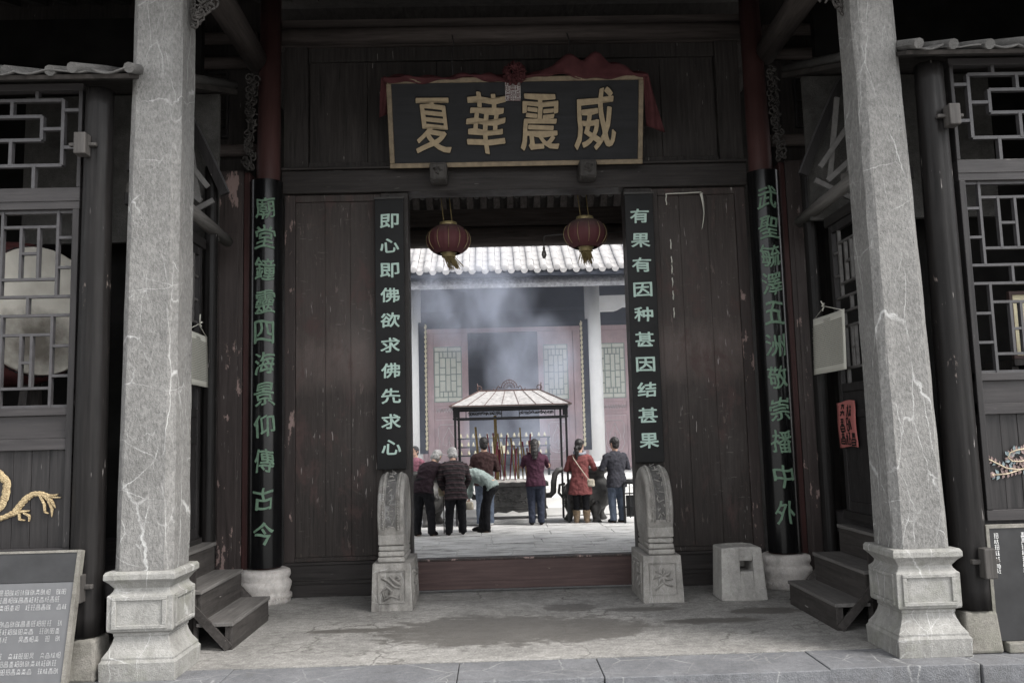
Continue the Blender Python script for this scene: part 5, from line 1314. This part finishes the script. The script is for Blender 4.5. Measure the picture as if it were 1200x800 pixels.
# ================================================================== PEOPLE
def cloth_mat(name, c, c2=None, stripes=None):
    t = NT(name); n = t.noise(t.pos(), 14, 5, .65); w_ = t.noise(t.pos((1, 1, 1)), 160, 2)
    col = t.ramp(n, [(.3, tuple(v*.75 for v in c)), (.7, tuple(v*1.2 for v in c))])
    if stripes:
        sx = t.n('ShaderNodeSeparateXYZ'); t.pos(); t.set(sx.inputs[0], t._pos)
        wv = t.math('SINE', t.math('MULTIPLY', t.math('ADD', sx.outputs['Z'], t.math('MULTIPLY', sx.outputs['Y'], .25)), 72))
        col = t.mix(t.ramp(wv, [(.55, 0), (.75, 1)]), col, c2)
        wv2 = t.math('SINE', t.math('MULTIPLY', t.math('ADD', sx.outputs['Z'], t.math('MULTIPLY', sx.outputs['Y'], .25)), 144))
        col = t.mix(t.ramp(wv2, [(.8, 0), (.95, .6)]), col, stripes)
    t.bump(t.math('ADD', n, t.math('MULTIPLY', w_, .3)), .4, .01)
    return t.fin(col, .9, .2)
def hair_mat(name, c):
    t = NT(name); n = t.noise(t.pos((1, 1, .15)), 130, 3, .6)
    t.bump(n, .6, .006); return t.fin(t.ramp(n, [(.3, tuple(v*.6 for v in c)), (.7, tuple(min(1, v*1.35) for v in c))]), .5, .4)
M['h_black'] = hair_mat('black_hair', (.014, .012, .012)); M['h_grey'] = hair_mat('grey_hair', (.30, .295, .29)); M['h_brown'] = hair_mat('dark_brown_hair', (.04, .026, .02))
M['c_plum'] = cloth_mat('dark_plum_cloth', (.019, .011, .015)); M['c_stripe'] = cloth_mat('striped_knit', (.022, .017, .019), (.060, .036, .040), (.075, .072, .072))
M['c_teal'] = cloth_mat('pale_grey_green_cloth', (.25, .30, .285)); M['c_black'] = cloth_mat('black_trouser_cloth', (.010, .010, .012)); M['c_jean'] = cloth_mat('dark_denim', (.028, .033, .050))
M['c_jean2'] = cloth_mat('blue_denim', (.075, .092, .125)); M['c_maroon'] = cloth_mat('dark_maroon_leather', (.034, .018, .018)); M['c_purple'] = cloth_mat('purple_knit', (.050, .019, .033))
M['c_red'] = cloth_mat('brick_red_coat_cloth', (.165, .055, .054)); M['c_char'] = cloth_mat('charcoal_jacket_cloth', (.035, .035, .043)); M['c_pink'] = cloth_mat('pink_top_cloth', (.19, .075, .10))
M['c_grey'] = cloth_mat('grey_scarf_cloth', (.22, .23, .26)); M['c_shoe'] = cloth_mat('black_shoe_leather', (.012, .011, .011)); M['c_fur'] = cloth_mat('tan_fur_boot', (.17, .125, .085)); M['c_tan'] = cloth_mat('tan_canvas', (.30, .265, .19))
M['c_beige'] = cloth_mat('beige_canvas', (.42, .38, .31)); M['c_whiteshoe'] = cloth_mat('grey_white_shoe', (.42, .42, .42))

def V(*a): return Vector(a)
def person(label, x, y, h, face, lean, side, arms, feet, top, bottom, hair, hairstyle='short', shoe='c_shoe', hem=.0, flare=0., headturn=0, headpitch=None, wide=1., legw=1., hips=None, z0=0, boots=False, heels=False, arch=0.):
    """face: heading about z (0 looks to +y); lean: forward bend at the hip in radians; arms: per side (elbow, wrist) in local chest coordinates
       (x out to the right, y forward, z up, measured from the shoulder in metres at h=1.6)"""
    t = thing('person', label, 'person', (x, y, z0)); k = h/1.6
    RF = Matrix.Rotation(face, 3, 'Z'); O = V(x, y, z0)
    G = lambda p: O+RF @ Vector(p)
    hipz = .83*k
    hc = V(hips[0], hips[1], hipz) if hips else V(0, -.12*sin(lean)*k, hipz)
    sp = lambda d, a=0.0: V(sin(side)*d, sin(lean+a*0)*cos(side)*d, cos(lean)*cos(side)*d)*k
    U = sp(1).normalized(); F = V(0, cos(lean), -sin(lean)); Rt = V(1, 0, 0)
    def spine(d): return hc+sp(d)-F*arch*k*sin(pi*min(1, max(0, d/.52)))     # rounded back
    neck = spine(.50); 
    hp = lean if headpitch is None else headpitch
    HU = V(sin(side)*.6, sin(hp), cos(hp)).normalized(); HF = V(sin(headturn)*-1, cos(hp)*cos(headturn), -sin(hp)).normalized(); HF = (HF-HU*HF.dot(HU)).normalized(); HR = HF.cross(HU)
    hd = neck+U*.035*k+HU*.125*k+HF*.012*k
    # ---- body
    b = MB(xf=G)
    HM = Matrix((HR, HF, HU)).transposed()
    b.ell(hd+HU*.02*k, (.074*k, .092*k, .098*k), 18, 12, HM); b.ell(hd-HU*.05*k+HF*.022*k, (.055*k, .066*k, .062*k), 14, 9, HM)
    b.tube([hd+HF*.086*k+HU*.012*k, hd+HF*.108*k-HU*.022*k, hd+HF*.085*k-HU*.03*k], [.010*k, .016*k, .011*k], 8)
    b.tube([hd+HF*.078*k-HU*.062*k-HR*.02*k, hd+HF*.086*k-HU*.062*k, hd+HF*.078*k-HU*.062*k+HR*.02*k], .009*k, 6)
    for e in (-1, 1): b.ell(hd+HR*e*.076*k-HU*.005*k-HF*.008*k, (.012*k, .022*k, .032*k), 8, 6, HM)
    b.tube([neck-U*.06*k, neck+U*.03*k, hd-HU*.05*k-HF*.02*k], [.066*k, .054*k, .052*k], 12)
    b.loft([(spine(d), Rt*w_*k, F*dd*k) for d, w_, dd in ((-.06, .14, .10), (.0, .155, .105), (.12, .13, .09), (.3, .15, .10), (.42, .165, .095), (.48, .09, .06), (.51, .05, .05))])
    sho = {}; 
    for e in (-1, 1): sho[e] = spine(.44)+Rt*e*.165*k*wide
    joints = {}
    for e, (el, wr) in zip((-1, 1), arms):
        s_ = sho[e]; E_ = s_+(Rt*el[0]*e+F*el[1]+U*el[2])*k; W_ = s_+(Rt*wr[0]*e+F*wr[1]+U*wr[2])*k; joints[e] = (s_, E_, W_)
        b.tube([s_, s_.lerp(E_, .5), E_, E_.lerp(W_, .4), W_], [.052*k, .045*k, .037*k, .037*k, .025*k], 10)
        d = (W_-E_).normalized(); a = d.orthogonal().normalized(); c = d.cross(a)
        R = Matrix((a, c, d)).transposed(); b.ell(W_+d*.045*k, (.038*k, .018*k, .052*k), 10, 7, R)
        for q in range(4):
            off = a*(-.027+.018*q)*k; L = (.062, .074, .070, .055)[q]*k
            b.tube([W_+d*.075*k+off, W_+d*(.09*k+L*.5)+off*1.05+c*.010*k, W_+d*(.085*k+L)+off*1.05+c*.03*k], [.010*k, .009*k, .007*k], 7)
        b.tube([W_+d*.02*k-a*.03*k, W_+d*.055*k-a*.058*k+c*.01*k, W_+d*.085*k-a*.062*k+c*.02*k], [.012*k, .010*k, .008*k], 7)
    legs = {}
    for e, (fx, fy) in zip((-1, 1), feet):
        hj = hc+Rt*e*.085*k+V(0, 0, -.03*k); an = V(fx, fy, .075*k); kn = hj.lerp(an, .5)+V(0, .035*k, 0); legs[e] = (hj, kn, an)
        b.tube([hj, hj.lerp(kn, .5), kn, kn.lerp(an, .35), an, an-V(0, 0, .03*k)], [.085*k, .073*k, .053*k, .052*k, .036*k, .036*k], 12)
        b.tube([an+V(0, -.03*k, -.04*k), an+V(0, .12*k, -.05*k)], [.036*k, .03*k], 8)
    b.build('body', 'skin', t, remesh=.0075, smooth=3)
    # ---- eyes
    eb = MB(xf=G)
    for e in (-1, 1): eb.ell(hd+HF*.088*k+HR*e*.03*k+HU*.012*k, (.011*k, .006*k, .007*k), 8, 6, HM)
    eb.build('eyes', 'h_black', t)
    # ---- hair
    hb = MB(xf=G); cap = hd+HU*.035*k-HF*.014*k
    hb.ell(cap, (.088*k, .100*k, .094*k), 18, 12, HM)
    if hairstyle in ('short', 'bob', 'tail', 'long'): hb.ell(hd-HF*.045*k-HU*.03*k, (.078*k, .062*k, .08*k), 14, 9, HM)
    if hairstyle == 'bob': hb.ell(hd-HF*.03*k-HU*.045*k, (.094*k, .075*k, .075*k), 14, 9, HM)
    if hairstyle == 'long':
        pts = [hd-HF*.06*k, neck-F*.09*k+U*.03*k, neck-F*.135*k-U*.10*k]; hb.tube(pts, [.08*k, .075*k, .035*k], 12)
    if hairstyle == 'tail':
        bk = hd-HF*.11*k-HU*.02*k; hb.tube([bk+HF*.03*k, bk-HF*.03*k-HU*.03*k, neck-F*.12*k-HR*.03*k+U*.0*k, neck-F*.13*k-HR*.05*k-U*.13*k], [.03*k, .042*k, .045*k, .015*k], 10)
    hb.build('hair', hair, t, remesh=.009, smooth=2, disp=.026, disp_size=.03)
    # ---- trousers
    tb = MB(xf=G)
    tb.loft([(hc+(U*.10*k if lean > .8 else V(0, 0, .10*k)+U*.02*k), Rt*(.135 if lean > .8 else .150)*k, F*(.09 if lean > .8 else .110)*k), (hc+U*.02*k, Rt*.172*k, V(0, .125*k, 0)), (hc-V(0, 0, .09*k)-V(0, .01*k, 0), Rt*.178*k, V(0, .125*k, 0)), (hc-V(0, 0, .15*k), Rt*.13*k, V(0, .09*k, 0))])
    for e in (-1, 1):
        hj, kn, an = legs[e]; aw = .062 if boots else .066
        tb.tube([hj+V(0, 0, -.0), hj.lerp(kn, .5), kn, kn.lerp(an, .5), an-V(0, 0, -.05*k if boots else .03*k)], [.108*k*legw, .092*k*legw, .076*k*legw, .070*k*legw*(.92 if boots else 1), aw*k*legw], 14)
    tb.build('trousers', bottom, t, remesh=.011, smooth=3, disp=.026, disp_size=.07)
    # ---- shoes
    for e in (-1, 1):
        hj, kn, an = legs[e]; s_ = MB(xf=G)
        gz = V(an.x, an.y, 0)
        s_.tube([gz+V(0, -.055*k, .04*k), gz+V(0, .03*k, .045*k), gz+V(e*.01, .13*k, .03*k), gz+V(e*.012, .175*k, .022*k)], [.036*k, .042*k, .042*k, .022*k], 10)
        s_.tube([gz+V(0, -.02*k, .03*k), an+V(0, -.01*k, .02*k)], [.042*k, .046*k], 10)
        if heels: s_.tube([gz+V(0, -.06*k, .04*k), gz+V(0, -.06*k, 0)], [.018*k, .010*k], 8)
        if boots: s_.tube([gz+V(0, 0, .06*k), gz+V(0, 0, .16*k), gz+V(0, 0, .245*k)], [.055*k, .070*k, .078*k], 12)
        for i, v in enumerate(s_.v): v.z = max(v.z, z0+.002)
        s_.build('boot' if boots else 'shoe', 'c_fur' if boots else shoe, t, remesh=.008, smooth=2, disp=.02 if boots else 0, disp_size=.03)
    # ---- top: torso shell and sleeves in one garment
    jb = MB(xf=G); hemd = -.10-hem
    def low(d):    # below the hip the coat hangs straight down
        if d >= -.02: return spine(d)
        return spine(-.02)+(V(0, 0, 1)*.8+U*.2).normalized()*(d+.02)*k
    rings = []
    if hem > .05: rings.append((low(hemd), Rt*(.20+flare)*k, V(0, (.152+flare*.8)*k, 0)))
    for d, w_, dd in ((max(hemd, -.12), .196+flare*.4, .150+flare*.3), (0, .188, .142), (.12, .160, .120), (.24, .172*wide, .125), (.36, .188*wide, .125), (.44, .182*wide, .108), (.48, .12, .085), (.52, .066, .066)):
        q = low(d); m_ = U if d >= 0 else V(0, 0, 1)
        rings.append((q, Rt*w_*k, (F if d > .02 else V(0, 1, 0)*.5+F*.5)*dd*k))
    jb.loft(rings, 22)
    for e in (-1, 1):
        s_, E_, W_ = joints[e]
        jb.tube([s_-Rt*e*.05*k-U*.01*k, s_+(E_-s_)*.12, s_.lerp(E_, .55), E_, E_.lerp(W_, .5), W_.lerp(E_, .06)], [.070*k, .074*k, .064*k, .056*k, .052*k, .044*k], 12)
    jb.build('jacket', top, t, remesh=.011, smooth=4, disp=.036, disp_size=.065)
    return dict(t=t, G=G, joints=joints, hc=hc, k=k, spine=spine, F=F, U=U, Rt=Rt)

HANG = ((.07, .02, -.27), (.06, .08, -.50))
def down(lean, a=.27, b=.49, out=.05, fwd=0.):   # arms hanging straight down under a bent torso, in chest coordinates
    c, s_ = cos(lean), sin(lean)
    f = lambda L, q: (out, s_*L+c*q, -c*L+s_*q)
    return (f(a, fwd*.4), f(b, fwd))
# bent old woman in plum, leaning towards the right
pa = person('old woman in a dark plum coat bending forward at the left edge of the opening', -1.56, 15.15, 1.60, -.38, .62, .14, (down(.62, fwd=.12), down(.62, fwd=.16)), ((-.14, -.05), (.14, -.02)), 'c_plum', 'c_black', 'h_grey', 'bob', hem=.02, headpitch=.75, legw=1.05, arch=.06)
pb = person('grey-haired old woman in a dark striped jacket bending forward', -1.02, 15.1, 1.56, .12, .40, -.05, (((.10, .06, -.26), (.02, .2, -.42)), ((.08, .05, -.26), (.0, .22, -.40))), ((-.13, 0), (.12, .05)), 'c_stripe', 'c_black', 'h_grey', 'bob', hem=.10, flare=.015, headpitch=.55, headturn=.2, wide=1.08, legw=1.08, arch=.05)
pc = person('woman in a pale grey-green jacket bending low towards the striped jacket', -.52, 15.5, 1.62, 1.28, 1.22, 0, (down(1.22, .25, .47, .02, .02), down(1.22, .25, .45, .02, .06)), ((-.10, -.06), (.09, .10)), 'c_teal', 'c_black', 'h_brown', 'long', heels=True, headpitch=1.35, arch=.05)
person('person in a dark maroon jacket seen from behind, between the burner and the bending woman', -.53, 16.5, 1.66, -.05, .03, 0, (((.08, .05, -.26), (.02, .24, -.24)), ((.08, .05, -.26), (.0, .24, -.24))), ((-.1, 0), (.1, 0)), 'c_maroon', 'c_jean2', 'h_black', 'short', shoe='c_whiteshoe')
person('woman in a purple knit top raising joined hands to her face before the burner', .44, 16.4, 1.60, -.06, .02, 0, (((.10, .16, -.18), (-.08, .17, .10)), ((.10, .16, -.18), (-.12, .17, .10))), ((-.085, 0), (.09, 0)), 'c_purple', 'c_jean', 'h_black', 'long', headpitch=.12, wide=.98)
pr_ = person('ponytailed woman in a brick red coat with fur boots and a shoulder bag', 1.30, 16.5, 1.58, -.28, .06, 0, (((.10, .0, -.25), (-.02, .20, -.20)), ((.12, .05, -.24), (.05, .27, -.16))), ((-.09, 0), (.10, .02)), 'c_red', 'c_black', 'h_black', 'tail', hem=.18, flare=.035, boots=True, legw=.92, headturn=-.4)
person('man in a charcoal jacket and blue jeans facing the round cauldron', 1.98, 16.4, 1.60, .38, .04, 0, (((.10, .03, -.26), (.02, .22, -.22)), ((.10, .03, -.26), (.04, .22, -.22))), ((-.09, 0), (.09, -.03)), 'c_char', 'c_jean2', 'h_black', 'short', hem=.06, headturn=.25, wide=1.12)
person('distant person in a pink top, half hidden by the left jamb', -2.06, 19.0, 1.50, 2.6, .05, 0, (((.09, .02, -.26), (.0, .2, -.26)), ((.09, .02, -.26), (.0, .2, -.26))), ((-.09, 0), (.09, 0)), 'c_pink', 'c_black', 'h_black', 'short', z0=.0)

# things carried
def bag(name, label, p, size, mat, rot, strap=None):
    t = thing(name, label, 'bag', tuple(p)); w_, d_, h_ = size; R = Matrix.Rotation(rot, 3, 'Z')
    mb = MB(xf=lambda q: Vector(p)+R @ q); mb.loft([(V(0, 0, -h_/2), V(w_*.46, 0, 0), V(0, d_*.5, 0)), (V(0, 0, -h_*.4), V(w_*.5, 0, 0), V(0, d_*.55, 0)), (V(0, 0, h_*.3), V(w_*.48, 0, 0), V(0, d_*.35, 0)), (V(0, 0, h_*.5), V(w_*.42, 0, 0), V(0, d_*.12, 0))], 20, .5)
    mb.build('pouch', mat, t, remesh=.010, smooth=2, disp=.015, disp_size=.06)
    if strap:
        mb = MB(); mb.tube(strap, .009, 6); mb.build('strap', mat, t)
    return t
G = pa['G']; wr = G(pa['joints'][1][2])
bag('hand_bag', 'tan cloth bag held by the old woman in plum', (-1.215, 15.3, .80), (.24, .10, .27), 'c_tan', .1, [V(-1.29, 15.3, .92), V(-1.26, 15.3, 1.02), V(-1.2, 15.3, 1.02), V(-1.15, 15.3, .92)])
bag('hand_bag', 'beige folded bag held by the bending woman in the grey-green jacket', tuple(pc['G'](pc['joints'][-1][2])+V(.02, -.06, -.06)), (.30, .09, .14), 'c_beige', -.35)
q = pr_; S1 = q['G'](q['spine'](.45)-q['Rt']*.10*q['k']-q['F']*.10*q['k'])
sh = lambda d, xx, yy: q['G'](q['spine'](d)+(q['Rt']*xx+q['F']*yy)*q['k'])
bag('shoulder_bag', 'small cream shoulder bag on the hip of the woman in the red coat', tuple(sh(-.06, .22, -.08)), (.15, .07, .14), 'c_beige', -.3,
    [sh(.48, -.10, .02), sh(.46, -.12, -.08), sh(.40, -.09, -.145), sh(.24, .02, -.150), sh(.10, .12, -.150), sh(.0, .19, -.13), sh(-.04, .22, -.08)])
mb = MB(xf=None)
c_ = q['G'](q['spine'](.50)); mb.tube([c_+V(.10*cos(a), .09*sin(a), .02-.03*sin(a)*-1) for a in [2*pi*i/16 for i in range(17)]], .032, 8)
tag(mb.build('scarf', 'c_grey', remesh=.01, smooth=2, disp=.012), 'grey scarf round the neck of the woman in the red coat', 'scarf')
mb = MB(); mb.tube([(-1.245, 15.35, .0), (-1.245, 15.34, .70), (-1.25, 15.33, .78), (-1.22, 15.30, .80)], .010, 8)
tag(mb.build('walking_cane', 'rod'), 'thin walking cane standing between the two bending old women', 'cane')
